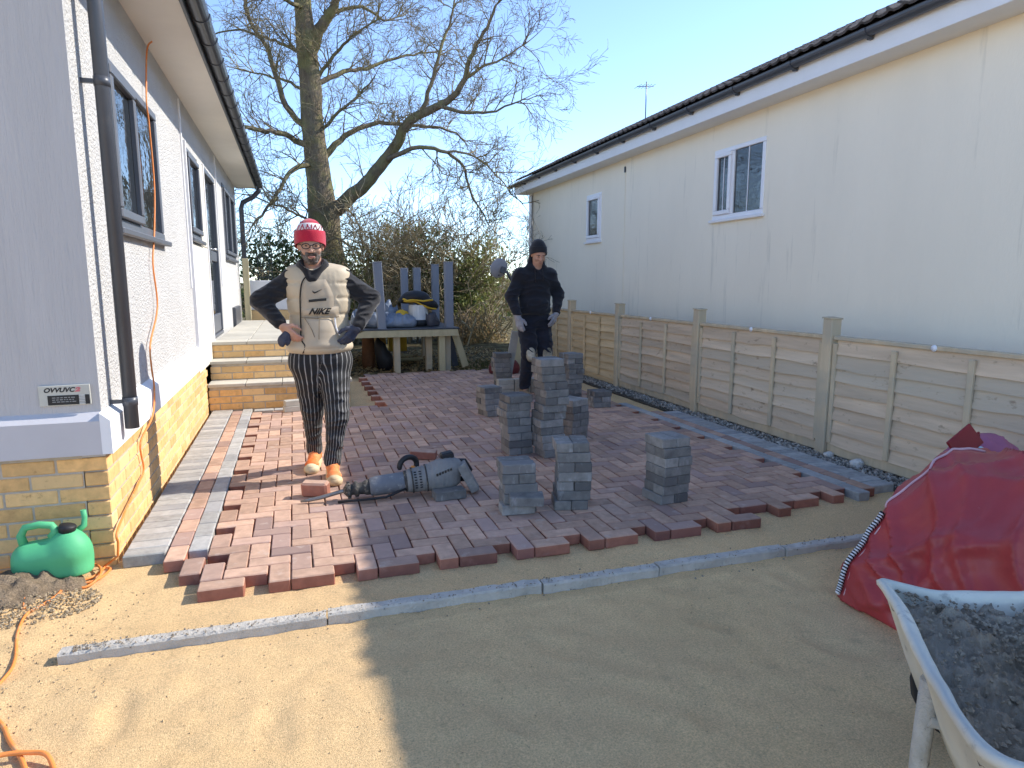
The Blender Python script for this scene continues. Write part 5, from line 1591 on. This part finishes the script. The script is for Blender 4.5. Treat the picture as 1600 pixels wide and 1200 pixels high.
M_skin = pm('skin', (.47, .275, .195), rough=.55, var=.07, ns=30, bump=.12, bs=220, spec=.35, alt=(.50, .26, .19), bdist=.002)
M_blackcloth = pm('black_jersey', (.018, .018, .021), rough=.9, var=.2, ns=9, bump=.3, bs=260, spec=.2, fuzz=.25, bdist=.002)
M_blackhood = pm('black_hoodie_cotton', (.014, .015, .021), rough=.92, var=.2, ns=7, bump=.3, bs=240, spec=.2, fuzz=.2, bdist=.002)
M_navy = pm('dark_work_trouser', (.013, .014, .022), rough=.88, var=.25, ns=9, bump=.3, bs=200, spec=.2, fuzz=.15, bdist=.002)
M_vest = pm('beige_padded_nylon', (.52, .43, .305), rough=.55, var=.05, ns=9, bump=.25, bs=44, spec=.35, bdist=.004)
M_vest2 = pm('beige_smooth_nylon', (.45, .37, .27), rough=.6, var=.04, ns=9, bump=.12, bs=60, spec=.3, bdist=.003)
M_redknit = pm('red_knit', (.46, .018, .045), rough=.95, var=.12, ns=14, bump=.8, bs=190, spec=.15, fuzz=.4, bdist=.003, stretch=(1.6, 1.6, .5))
M_whiteknit = pm('white_knit', (.72, .66, .66), rough=.95, var=.1, ns=14, bump=.8, bs=190, spec=.15, fuzz=.3, bdist=.003)
M_beard = pm('grey_brown_beard', (.085, .065, .055), rough=.9, var=.5, ns=60, bump=1.0, bs=320, spec=.2, alt=(.22, .20, .19), bdist=.004)
M_glove = pm('grey_work_glove', (.33, .32, .34), rough=.9, var=.2, ns=22, bump=.4, bs=180, alt=(.22, .22, .25), bdist=.003)
M_gloven = pm('navy_work_glove', (.028, .034, .062), rough=.9, var=.25, ns=22, bump=.4, bs=180, alt=(.07, .075, .10), bdist=.003)
M_dark = pm('dark_frame', (.012, .010, .010), rough=.35, bump=0)
M_eye = pm('eye', (.03, .02, .015), rough=.15, bump=0, spec=.6)
M_lip = pm('lip', (.36, .14, .12), rough=.5, bump=.1)
M_cream_sole = pm('cream_foam_sole', (.66, .56, .36), rough=.7, var=.08, ns=20, bump=.2, bs=90, alt=(.60, .42, .22))
M_shoe_or = pm('orange_knit_upper', (.80, .17, .035), rough=.75, var=.12, ns=24, bump=.5, bs=150, alt=(.78, .28, .10), bdist=.003)

def fold(V, amp, fx, fz, seed, zr=None):
    out = V.copy()
    for i, p in enumerate(V):
        k = 1.0
        if zr is not None: k = float(np.interp(p[2], zr[0], zr[1]))
        r1 = 1 - abs(noise.noise(Vector((p[0] * fx + seed, p[1] * fx, p[2] * fz))))
        r2 = noise.noise(Vector((p[0] * fx * .5 + seed, p[1] * fx * .5 + 3, p[2] * fz * .45)))
        d = amp * k * ((r1 ** 3 - .35) + .7 * r2)
        out[i, 1] += -d if True else 0
        out[i, 0] += d * .6 * (1 if p[0] > 0 else 1) * noise.noise(Vector((p[2] * fz, seed, 0)))
    return out

# ---------------------------------------------------------------- man in the beige body warmer
hc = (.122, 4.70, 1.645)
fa, fb, T, Rm = face_prims(hc, .10)
shL, shR = V3(.0, 4.77, 1.445), V3(.315, 4.77, 1.445)
elL, elR = V3(-.215, 4.80, 1.285), V3(.515, 4.80, 1.295)
wrL, wrR = V3(-.085, 4.655, 1.125), V3(.400, 4.655, 1.100)
hipL, hipR = V3(.065, 4.78, .87), V3(.248, 4.78, .87)
knL, knR = V3(.088, 4.86, .52), V3(.247, 4.665, .50)
anL, anR = V3(.092, 5.02, .165), V3(.203, 4.68, .155)
handL = hand_prims(wrL, V3(.62, -.10, -.72), V3(.5, .8, .2), V3(-.2, -1, .3), .55)
handR = hand_prims(wrR, V3(-.62, -.05, -.75), V3(-.5, .8, .2), V3(.2, -1, .3), .5)
limbs_ = [C_(shL, elL, .045, .042), C_(elL, wrL, .042, .028), C_(shR, elR, .045, .042), C_(elR, wrR, .042, .028),
          C_(hipL, knL, .085, .058), C_(knL, anL, .055, .036), C_(hipR, knR, .085, .058), C_(knR, anR, .055, .036),
          C_(anL, anL + V3(-.03, -.12, -.07), .036, .03), C_(anR, anR + V3(-.01, -.12, -.06), .036, .03)]
trunk_ = [E_((.157, 4.78, 1.30), (.165, .105, .22)), E_((.157, 4.78, 1.05), (.15, .10, .2)), E_((.157, 4.78, .91), (.165, .11, .12)), C_((.145, 4.765, 1.44), (.125, 4.725, 1.60), .06, .056), C_(shL, shR, .06)]
p1 = grow('person', sparse([(trunk_ + limbs_, .04), (fa, .022), (fb, .010), (handL + handR, .007)]), .0068, M_skin, None, origin=(.14, 4.78, PZ))
tag(p1, 'man standing hands on hips in red bobble-less beanie, beige body warmer and black pinstripe trousers', 'person')
p1['label'] = 'man in red and white beanie, beige body warmer and black pinstripe joggers, hands at hips'
# jumper sleeves
def slv(V): return fold(V, .020, 9, 26, 2.0)
grow('jumper', sparse([([C_(shL + V3(.03, 0, -.01), elL, .082, .064), C_(elL, wrL + V3(-.012, .012, .015), .066, .044), C_(shR - V3(.03, 0, .01), elR, .082, .064), C_(elR, wrR + V3(.012, .012, .015), .066, .044), C_(shL, shR, .066)], .02)]), .009, M_blackcloth, p1, slv)
# trousers with pin stripes that follow each leg
tro = sparse([([E_((.157, 4.78, .90), (.198, .140, .11)), C_(hipL, hipR, .125, .125), C_(hipL + V3(.012, 0, -.02), knL, .118, .078), C_(knL, anL + V3(0, 0, .02), .076, .048), C_(hipR - V3(.005, 0, .02), knR, .118, .078), C_(knR, anR + V3(0, 0, .02), .077, .050),
               C_(anL + V3(0, 0, .045), anL + V3(0, 0, .02), .054), C_(anR + V3(0, 0, .045), anR + V3(0, 0, .02), .056)], .028)])
def troF(V): return fold(V, .026, 6.5, 15, 5.0, ([.1, .35, .6, .8, .95], [.9, 1.1, .9, .6, .2]))
keep = []
def troF2(V):
    keep.append(V.copy()); return troF(V)
tr_o = grow('trousers', tro, .0085, None, p1, troF2)
co = keep[0]
cz = np.array([.1, .165, .52, .87, 1.1]); 
def axpt(z, a, k, h): return np.stack([np.interp(z, [a[2], k[2], h[2]], [a[0], k[0], h[0]]), np.interp(z, [a[2], k[2], h[2]], [a[1], k[1], h[1]])], 1)
aL, aR = axpt(co[:, 2], anL, knL, hipL), axpt(co[:, 2], anR, knR, hipR)
dL = np.hypot(co[:, 0] - aL[:, 0], co[:, 1] - aL[:, 1]); dR = np.hypot(co[:, 0] - aR[:, 0], co[:, 1] - aR[:, 1])
left = dL < dR
ax_ = np.where(left[:, None], aL, aR)
ang = np.arctan2(co[:, 0] - ax_[:, 0], -(co[:, 1] - ax_[:, 1]))
sv_ = ang * .082 + np.where(left, 0, 5.003)
at = tr_o.data.attributes.new('stripe', 'FLOAT', 'POINT'); at.data.foreach_set('value', sv_.astype(np.float32))
t = NT('pinstripe_cloth')
a_ = t.n('ShaderNodeAttribute'); a_.attribute_name = 'stripe'
fr_ = t.math('FRACT', t.math('DIVIDE', a_.outputs['Fac'], .0245))
st1 = t.ramp(t.math('ABSOLUTE', t.math('SUBTRACT', fr_, .5)), .055, .12, 1, 0)
tcn = t.n('ShaderNodeTexCoord').outputs['Object']
wear = t.ramp(t.noise(tcn, 14, 4), .35, .65, .45, 1)
t.l(t.mix(t.math('MULTIPLY', st1, wear), (.012, .012, .014), (.36, .35, .34)), t.b.inputs['Base Color'])
t.b.inputs['Roughness'].default_value = .85
tr_o.data.materials.append(t.m)
# body warmer
seams = (1.40, 1.30, 1.19, 1.07)
def vestF(V):
    out = V.copy(); c = np.array((.157, 4.78))
    for i, p in enumerate(V):
        r = np.array((p[0] - c[0], p[1] - c[1])); L = np.linalg.norm(r) + 1e-9; u = r / L
        front = p[1] < 4.72 and abs(p[0] - .16) < .115
        g = sum(math.exp(-((p[2] - s_) / .011) ** 2) for s_ in seams)
        g += .8 * sum(math.exp(-((p[2] - s_ - .05) / .012) ** 2) for s_ in seams) * 0
        pk = 1 - abs(noise.noise(Vector((p[0] * 26, p[1] * 26, p[2] * 13))))
        dd = (-.0085 * g + .007 * (pk ** 3 - .4) * max(0, min(1, (.17 - abs(p[0] - .157)) / .06))) * (.25 if front else 1) + .010 * noise.noise(Vector((p[0] * 5, p[1] * 5, p[2] * 7 + 3)))
        out[i, 0] += u[0] * dd; out[i, 1] += u[1] * dd
        if p[2] > 1.5: out[i, 2] -= .4 * (p[2] - 1.5)
    return out
sc_ = (1, .68, 1)
vest = sparse([([C_((.157, 4.78, 1.02), (.16, 4.78, 1.38), .200, .192, sc_), C_((.025, 4.775, 1.446), (.292, 4.775, 1.446), .086), C_((.055, 4.765, 1.40), (.055, 4.765, 1.25), .10, .09), C_((.27, 4.765, 1.40), (.27, 4.765, 1.25), .10, .09), E_((.157, 4.775, .965), (.222, .158, .052))], .05)],
              cuts=[lambda P: .055 - np.linalg.norm((P - np.array((.122, 4.69, 1.555))) / np.array((1.15, 1.1, 1.15)), axis=-1) if True else 0, lambda P: .925 - P[..., 2]])
ve = grow('body_warmer', vest, .0085, M_vest, p1, vestF)
bvv = BVHTree.FromObject(ve, bpy.context.evaluated_depsgraph_get())
def front(x, z, off=.003):
    o = Vector(wloc(ve))
    h, nn, _, _ = bvv.ray_cast(Vector((x, 4.2, z)) - o, Vector((0, 1, 0)))
    if h is None:
        h, nn, _, _ = bvv.find_nearest(Vector((x, 4.62, z)) - o)
    return h + nn * off + o
# smooth front panel and pouch
def panel(outline_x, z0, z1, thick, name, mat, nx_=18, nz_=22, puff=.0):
    v = []; f = []
    for j in range(nz_ + 1):
        z = z0 + (z1 - z0) * j / nz_
        a, b = outline_x((j / nz_))
        for i in range(nx_ + 1):
            x = a + (b - a) * i / nx_
            e = min(1, min(i, nx_ - i) / 2.5, min(j, nz_ - j) / 2.5)
            p = front(x, z, .002)
            v.append((p.x, p.y - thick * e - puff * math.sin(math.pi * i / nx_) * math.sin(math.pi * j / nz_), p.z))
    for j in range(nz_):
        for i in range(nx_):
            q = j * (nx_ + 1) + i; f.append((q, q + 1, q + nx_ + 2, q + nx_ + 1))
    return smooth_all(MB().add(v, f, True).build(name, mat, ve, recalc=False))
panel(lambda t: (.045 + .035 * max(0, t - .55) ** 1.5 * 3, .255 - .06 * max(0, t - .5) ** 1.3 * 2), 1.20, 1.425, .010, 'chest_panel', M_vest2)
panel(lambda t: (.035 + .035 * abs(t - .45) ** 2 * 2, .290 - .07 * t ** 2), .965, 1.185, .012, 'pouch', M_vest2, puff=.020)
panel(lambda t: (.040, .285), 1.175, 1.245, .014, 'flap', M_vest2, 18, 8, .006)
dr = lambda pts, off=.016: [front(x, z, 0) + Vector((0, -off, 0)) for x, z in pts]
MB().tube(crv(dr([(.095, 1.455), (.058, 1.41), (.040, 1.33), (.036, 1.22), (.034, 1.10), (.032, 1.03), (.055, .985), (.040, .935)], .006), 5), .0045, 6).build('zip', M_dark, ve)
MB().tube(crv(dr([(.062, 1.17), (.100, 1.10), (.118, 1.045)], .032), 5), .0022, 5).build('pouch_seam', pm('seam_shadow', (.20, .16, .11), bump=0), ve)
MB().tube(crv(dr([(.155, 1.185), (.150, 1.10), (.146, 1.03)], .034), 5), .0022, 5).build('pouch_seam', bpy.data.materials['seam_shadow'], ve)
MB().tube(crv(dr([(.040, 1.176), (.16, 1.17), (.285, 1.176)], .022), 5), .003, 5).build('flap_seam', bpy.data.materials['seam_shadow'], ve)
MB().tube(crv(dr([(.255, 1.17), (.262, 1.10), (.285, 1.05)], .012), 5), .006, 6).build('pouch_edge', M_trimw, ve)
# black chest slot
pz = dr([(.092, 1.283), (.13, 1.287), (.17, 1.291), (.205, 1.293)], .017)
mb = MB()
for a, b in zip(pz, pz[1:]): mb.beam(a, b, .018, .004, 0, (0, 1, 0))
mb = MB(); n_ = len(pz)
v = [p + Vector((0, 0, -.009)) for p in pz] + [p + Vector((0, 0, .008)) for p in pz]
mb.add(v + [p + Vector((0, .006, 0)) for p in v], [(i, i + 1, n_ + i + 1, n_ + i) for i in range(n_ - 1)] + [(2 * n_ + i, 3 * n_ + i, 3 * n_ + i + 1, 2 * n_ + i + 1) for i in range(n_ - 1)] + [(i, 2 * n_ + i, 2 * n_ + i + 1, i + 1) for i in range(n_ - 1)] + [(n_ + i, n_ + i + 1, 3 * n_ + i + 1, 3 * n_ + i) for i in range(n_ - 1)])
mb.build('chest_slot', M_dark, ve)
# embroidered swoosh and lettering, laid on the cloth
sw = [(-.030, .006), (-.026, -.006), (-.016, -.011), (0, -.005), (.032, .013), (0, .002), (-.014, -.003), (-.021, .000)]
c_ = [(p[0] * 1.05 + .148, p[1] * 1.25 + 1.345) for p in sw]
n_ = len(c_); v = [tuple(front(x, z, 0) + Vector((0, -.0165, 0))) for x, z in c_]
MB().add(v + [tuple(Vector(p) + Vector((0, .003, 0))) for p in v], [(0, 1, 2, 7), (2, 6, 7), (2, 3, 5, 6), (3, 4, 5)] + [(i, (i + 1) % n_, n_ + (i + 1) % n_, n_ + i) for i in range(n_)]).build('swoosh', M_dark, ve)
m = text_mesh('NIKE', .052, .55, .0022, .001)
for vtx in m.vertices:
    x = .150 + vtx.co.x * 1.12; z = 1.212 + vtx.co.y * 1.05
    p = front(x, z, 0); vtx.co = p + Vector((0, -.0255 - vtx.co.z, 0)) - wloc(ve)
m.materials.append(M_dark); put('lettering', m, ve)
# collar
grow('collar', sparse([([E_((.130, 4.735, 1.515), (.108, .098, .062)), C_((.075, 4.685, 1.52), (.105, 4.655, 1.425), .030, .022), C_((.195, 4.70, 1.525), (.135, 4.655, 1.43), .032, .022)], .02)],
                     cuts=[lambda P: .088 - np.linalg.norm((P - np.array((.122, 4.675, 1.585))) / np.array((.98, 1.0, 1.15)), axis=-1)]), .007, M_blackcloth, p1)
# beard: a thin shell hugging jaw, chin and lip
jaw = sparse([([E_(T(0, -.012, -.042), (.0645, .0765, .078), Rm), E_(T(0, -.045, -.086), (.042, .042, .035), Rm), C_(T(-.026, -.082, -.048), T(.026, -.082, -.048), .011)], .016)],
             cuts=[lambda P: (P[..., 2] - (hc[2] - .048)) - .9 * np.maximum(0, np.abs(P[..., 0] - hc[0]) - .030) * 1.0, lambda P: P[..., 1] - (hc[1] + .01),
                   lambda P: .016 - np.linalg.norm((P - T(0, -.092, -.067)) / np.array((1.5, 1, .52)), axis=-1)])
grow('beard', jaw, .0045, M_beard, p1, lambda V: V + .0035 * np.stack([fbm(V, 70, 1, 2), fbm(V, 70, 5, 2), fbm(V, 70, 9, 2)], 1))
for s_ in (-1, 1):
    MB().lathe(T(.031 * s_, -.0795, .004), [(.0, -.006), (.008, -.003), (.009, .0), (.008, .003), (.0, .006)], 12, cap=False).build('eye', M_eye, p1)
mb = MB()
for s_ in (-1, 1):
    c = T(.033 * s_, -.101, .002)
    pts = [Vector((c[0] + .024 * math.cos(a) * (1.05), c[1] + .010 * abs(math.cos(a)) * (1 if math.cos(a) * s_ > 0 else 0), c[2] + .017 * math.sin(a))) for a in np.linspace(0, 2 * math.pi, 17)]
    mb.tube(pts, .0030, 6, cap=False)
    mb.tube([T(.057 * s_, -.096, .008), T(.075 * s_, -.05, .010), T(.082 * s_, .01, .006)], .0028, 6)
mb.tube([T(-.010, -.103, .004), T(0, -.107, .008), T(.010, -.103, .004)], .0028, 6)
mb.build('glasses', M_dark, p1)
MB().tube([T(-.020, -.091, -.064), T(-.007, -.0945, -.068), T(.007, -.0945, -.068), T(.020, -.091, -.064)], [.003, .005, .005, .003], 8).build('lips', M_lip, p1)
# beanie in three colours
def shell(c, r, z0, z1, name, mat, parent, bumps=0.0, seg=44, n=12, tilt=None):
    mb = MB(); v = []; f = []
    for j in range(n + 1):
        z = z0 + (z1 - z0) * j / n
        kk = math.sqrt(max(0, 1 - ((z - c[2]) / r[2]) ** 2)) if z > c[2] else 1 - .10 * ((c[2] - z) / r[2]) ** 2
        for i in range(seg):
            a = 2 * math.pi * i / seg
            rb_ = 1 + bumps * math.cos(a * seg / 2)
            x, y = c[0] + r[0] * kk * rb_ * math.cos(a), c[1] + r[1] * kk * rb_ * math.sin(a)
            zz = z - .030 * (math.cos(a - math.pi / 2) * .5 + .5) * max(0, 1 - (z - z0) / .08) + .012 * (math.cos(a + math.pi / 2)) * max(0, 1 - (z - z0) / .09)
            v.append((x, y, zz))
    for j in range(n):
        for i in range(seg):
            f.append((j * seg + i, j * seg + (i + 1) % seg, (j + 1) * seg + (i + 1) % seg, (j + 1) * seg + i))
    f.append(tuple(n * seg + i for i in range(seg)))
    return smooth_all(mb.add(v, f, True).build(name, mat, parent, recalc=False))
hb0 = (hc[0] - .002, hc[1] + .012, hc[2] + .060)
bean = shell(hb0, (.094, .110, .118), hb0[2] + .02, hb0[2] + .1175, 'beanie', M_redknit, p1, .004)
shell(hb0, (.0965, .1125, .121), hb0[2] + .03, hb0[2] + .078, 'band', M_whiteknit, bean, .003)
shell(hb0, (.1015, .117, .128), hb0[2] - .048, hb0[2] + .036, 'cuff', M_redknit, bean, .005)
bvh_ = BVHTree.FromObject([o for o in bean.children if o.name.startswith('band')][0], bpy.context.evaluated_depsgraph_get())
mb = MB()
for k, (x, tl, h_) in enumerate(((-.070, .4, .024), (-.052, .5, .030), (-.040, -.3, .026), (-.020, .5, .030), (-.008, -.5, .03), (.010, .1, .028), (.026, .6, .030), (.040, -.4, .026), (.058, .5, .028), (.072, .2, .022))):
    o = Vector(wloc(bean))
    for q in np.linspace(-.5, .5, 4):
        p = Vector((hb0[0] + x + tl * q * h_, 4.4, hb0[2] + .053 + q * h_)) - o
        h, nn, _, _ = bvh_.ray_cast(p, Vector((0, 1, 0)))
        if h is not None: mb.box(h + nn * .001 + o, (.007, .004, h_ / 3.4))
mb.build('knitted_letters', M_redknit, bean)
# right hand wears a navy glove, a second glove is tucked at the other hip
grow('glove', sparse([(hand_prims(wrR, V3(-.62, -.05, -.75), V3(-.5, .8, .2), V3(.2, -1, .3), .5, .0025), .006), ([C_(wrR + V3(.012, .012, .02), wrR, .036, .032)], .02)]), .005, M_gloven, p1)
grow('glove', sparse([(hand_prims(V3(-.055, 4.645, 1.07), V3(-.55, -.1, -.75), V3(.2, 1, 0), V3(1, 0, 0), .9, .001, .60), .007)]), .0048, M_gloven, p1)
# shoes
def shoe(an, dirv, p):
    d = np.array((dirv[0], dirv[1], 0.0)); d /= np.linalg.norm(d)
    s = np.array((-d[1], d[0], 0))
    B_ = np.array((an[0], an[1], PZ))
    q = lambda f_, l_, z_: B_ + d * f_ + s * l_ + np.array((0, 0, z_))
    cutb = lambda P: (PZ + .002) - P[..., 2]
    so = sparse([([C_(q(-.055, 0, .032), q(.06, 0, .026), .046, .044), C_(q(.06, 0, .024), q(.185, .004, .026), .046, .042), E_(q(.19, .004, .03), (.05, .05, .03))], .03)], cuts=[cutb, lambda P: P[..., 2] - (PZ + .058)])
    sole = grow('shoe', so, .007, M_cream_sole, p)
    up = sparse([([C_(q(-.045, 0, .075), q(-.04, 0, .11), .040, .040), C_(q(-.02, 0, .075), q(.14, 0, .052), .046, .034), C_(q(.0, 0, .105), q(.09, 0, .075), .030, .026), E_(q(.160, .003, .052), (.050, .046, .028))], .03)], cuts=[lambda P: (PZ + .046) - P[..., 2]])
    u = grow('upper', up, .006, M_shoe_or, sole)
    mb = MB()
    for k in range(4):
        a = q(.03 + k * .028, -.030, .118 - k * .012); b = q(.03 + k * .028, .030, .118 - k * .012); m_ = q(.03 + k * .028 + .004, 0, .137 - k * .0135)
        mb.tube([a, m_, b], .0045, 6)
    mb.build('lace', pm('orange_lace', (.85, .30, .12), bump=.1) if 'orange_lace' not in bpy.data.materials else bpy.data.materials['orange_lace'], sole)
    # smooth toe cap in cream
    tc_ = sparse([([E_(q(.192, .003, .046), (.040, .044, .026))], .02)], cuts=[lambda P: (PZ + .03) - P[..., 2]])
    grow('toe_cap', tc_, .006, M_cream_sole, sole)
shoe(anL, (-.18, -1), p1)
shoe(anR, (-.02, -1), p1)

# ---------------------------------------------------------------- man in black
X2, Y2 = 2.655, 7.3
hc2 = (2.662, 7.215, 1.715)
fa, fb, T, Rm = face_prims(hc2, .42)
shL, shR = V3(2.475, 7.32, 1.475), V3(2.835, 7.32, 1.475)
elL, elR = V3(2.365, 7.31, 1.245), V3(2.945, 7.31, 1.26)
wrL, wrR = V3(2.405, 7.185, 1.005), V3(2.872, 7.18, 1.045)
hipL, hipR = V3(2.575, 7.34, .93), V3(2.745, 7.34, .93)
knL, knR = V3(2.555, 7.235, .60), V3(2.760, 7.24, .60)
anL, anR = V3(2.545, 7.36, .16), V3(2.770, 7.38, .16)
hargL = (wrL, V3(.22, -.10, -.95), V3(.6, .8, .1), V3(.5, -.8, 0), .42)
hargR = (wrR, V3(-.40, -.08, -.9), V3(-.6, .8, .1), V3(-.5, -.8, 0), .42)
trunk_ = [E_((X2, 7.32, 1.34), (.165, .115, .20)), E_((X2, 7.33, 1.10), (.15, .105, .2)), E_((2.66, 7.34, .96), (.165, .115, .12)), C_((2.658, 7.30, 1.48), (2.662, 7.235, 1.65), .058, .055), C_(shL, shR, .06)]
limbs_ = [C_(shL, elL, .056, .046), C_(elL, wrL, .044, .028), C_(shR, elR, .056, .046), C_(elR, wrR, .044, .028),
          C_(hipL, knL, .085, .058), C_(knL, anL, .055, .036), C_(hipR, knR, .085, .058), C_(knR, anR, .055, .036), C_(anL, anL + V3(-.02, -.14, -.08), .036, .03), C_(anR, anR + V3(.02, -.14, -.08), .036, .03)]
p2 = grow('person', sparse([(trunk_ + limbs_, .04), (fa, .022), (fb, .010), (hand_prims(*hargL) + hand_prims(*hargR), .007)]), .0075, M_skin, None, origin=(X2, 7.33, PZ))
tag(p2, 'man all in black with black beanie and grey gloves looking down behind the block stacks', 'person')
def hoodF(V): return fold(V, .020, 6, 14, 9.0)
hood = sparse([([C_((X2, 7.33, 1.13), (X2, 7.32, 1.40), .188, .186, (1, .72, 1)), C_(shL, shR, .092), C_(shL + V3(.02, 0, 0), elL, .092, .068), C_(elL, wrL + V3(0, .01, .02), .068, .047), C_(shR - V3(.02, 0, 0), elR, .092, .068), C_(elR, wrR + V3(0, .01, .02), .068, .047),
                E_((X2, 7.33, 1.07), (.198, .145, .05)), E_((X2, 7.21, 1.15), (.125, .035, .075))], .035),
               ([E_((2.66, 7.31, 1.565), (.125, .105, .062)), C_((2.585, 7.29, 1.56), (2.60, 7.28, 1.70), .040, .026), C_((2.735, 7.29, 1.56), (2.725, 7.28, 1.70), .040, .026), E_((2.66, 7.345, 1.63), (.085, .06, .10))], .025)],
              cuts=[lambda P: .080 - np.linalg.norm((P - np.array((2.662, 7.195, 1.635))) / np.array((.92, 1.05, 1.2)), axis=-1), lambda P: 1.035 - P[..., 2]])
ho = grow('hoodie', hood, .0095, M_blackhood, p2, hoodF)
MB().tube([(2.61, 7.185, 1.545), (2.605, 7.165, 1.46), (2.61, 7.165, 1.40)], .0045, 6).build('drawstring', M_dark, ho)
MB().tube([(2.70, 7.185, 1.545), (2.705, 7.165, 1.46), (2.70, 7.165, 1.42)], .0045, 6).build('drawstring', M_dark, ho)
t2 = sparse([([E_((2.66, 7.335, .98), (.192, .140, .10)), C_(hipL, hipR, .118), C_(hipL, knL, .122, .088), C_(knL, anL + V3(0, 0, .03), .086, .066), C_(hipR, knR, .122, .088), C_(knR, anR + V3(0, 0, .03), .086, .066)], .028)])
tt = grow('trousers', t2, .0095, M_navy, p2, lambda V: fold(V, .026, 6, 12, 3.0))
M_pad = pm('pale_knee_pad', (.42, .37, .29), rough=.85, var=.25, ns=16, bump=.4, bs=90, alt=(.16, .14, .10))
for k_ in (knL, knR):
    grow('knee_pad', sparse([([E_(k_ + V3(0, -.078, -.02), (.060, .026, .085)), E_(k_ + V3(0, -.092, -.045), (.040, .018, .045))], .02)]), .007, M_pad, p2)
shell((hc2[0], hc2[1] + .014, hc2[2] + .05), (.093, .108, .125), hc2[2] + .03, hc2[2] + .174, 'beanie', M_blackcloth, p2, .003)
shell((hc2[0], hc2[1] + .010, hc2[2] + .05), (.099, .114, .13), hc2[2] + .006, hc2[2] + .085, 'beanie_cuff', M_blackcloth, p2, .004)
for s_ in (-1, 1):
    MB().lathe(T(.031 * s_, -.0795, .004), [(.0, -.006), (.008, -.003), (.009, .0), (.008, .003), (.0, .006)], 12, cap=False).build('eye', M_eye, p2)
    MB().tube([T(.014 * s_, -.089, .020), T(.034 * s_, -.088, .024), T(.052 * s_, -.074, .018)], [.003, .004, .0025], 6).build('eyebrow', M_dark, p2)
MB().tube([T(-.020, -.089, -.066), T(0, -.0925, -.067), T(.020, -.089, -.066)], [.003, .005, .003], 8).build('lips', M_lip, p2)
stub = sparse([([E_(T(0, -.012, -.042), (.0615, .0735, .0765), Rm), E_(T(0, -.045, -.086), (.038, .038, .032), Rm)], .016)], cuts=[lambda P: (P[..., 2] - (hc2[2] - .062)), lambda P: P[..., 1] - (hc2[1] + .0)])
for h_ in (hargL, hargR):
    cuff = h_[0] + V3(0, .01, .02)
    grow('glove', sparse([(hand_prims(*h_, .0042), .008), ([C_(cuff, h_[0], .040, .035)], .02)]), .006, M_glove, p2)
for an in (anL, anR):
    sx = -.12 if an[0] < X2 else .12
    d = V3(sx, -1, 0); d /= np.linalg.norm(d); B_ = V3(an[0], an[1], PZ)
    bo = sparse([([C_(B_ + V3(0, 0, .16), B_ + V3(0, 0, .07), .058, .056), C_(B_ + V3(0, 0, .05), B_ + d * .16 + V3(0, 0, .045), .052, .046)], .03)], cuts=[lambda P: (PZ + .003) - P[..., 2]])
    b_ = grow('boot', bo, .009, pm('tan_boot', (.24, .17, .10), rough=.8, bump=.3) if 'tan_boot' not in bpy.data.materials else bpy.data.materials['tan_boot'], p2)
    MB().add([tuple(B_ + d * f_ + np.array((-d[1], d[0], 0)) * w_ + V3(0, 0, z_)) for z_ in (.002, .024) for f_, w_ in ((-.06, -.045), (.06, -.055), (.17, -.05), (.215, 0), (.17, .05), (.06, .055), (-.06, .045))], [tuple(range(6, -1, -1)), tuple(range(7, 14))] + [(i, (i + 1) % 7, 7 + (i + 1) % 7, 7 + i) for i in range(7)]).build('sole', M_black, b_)
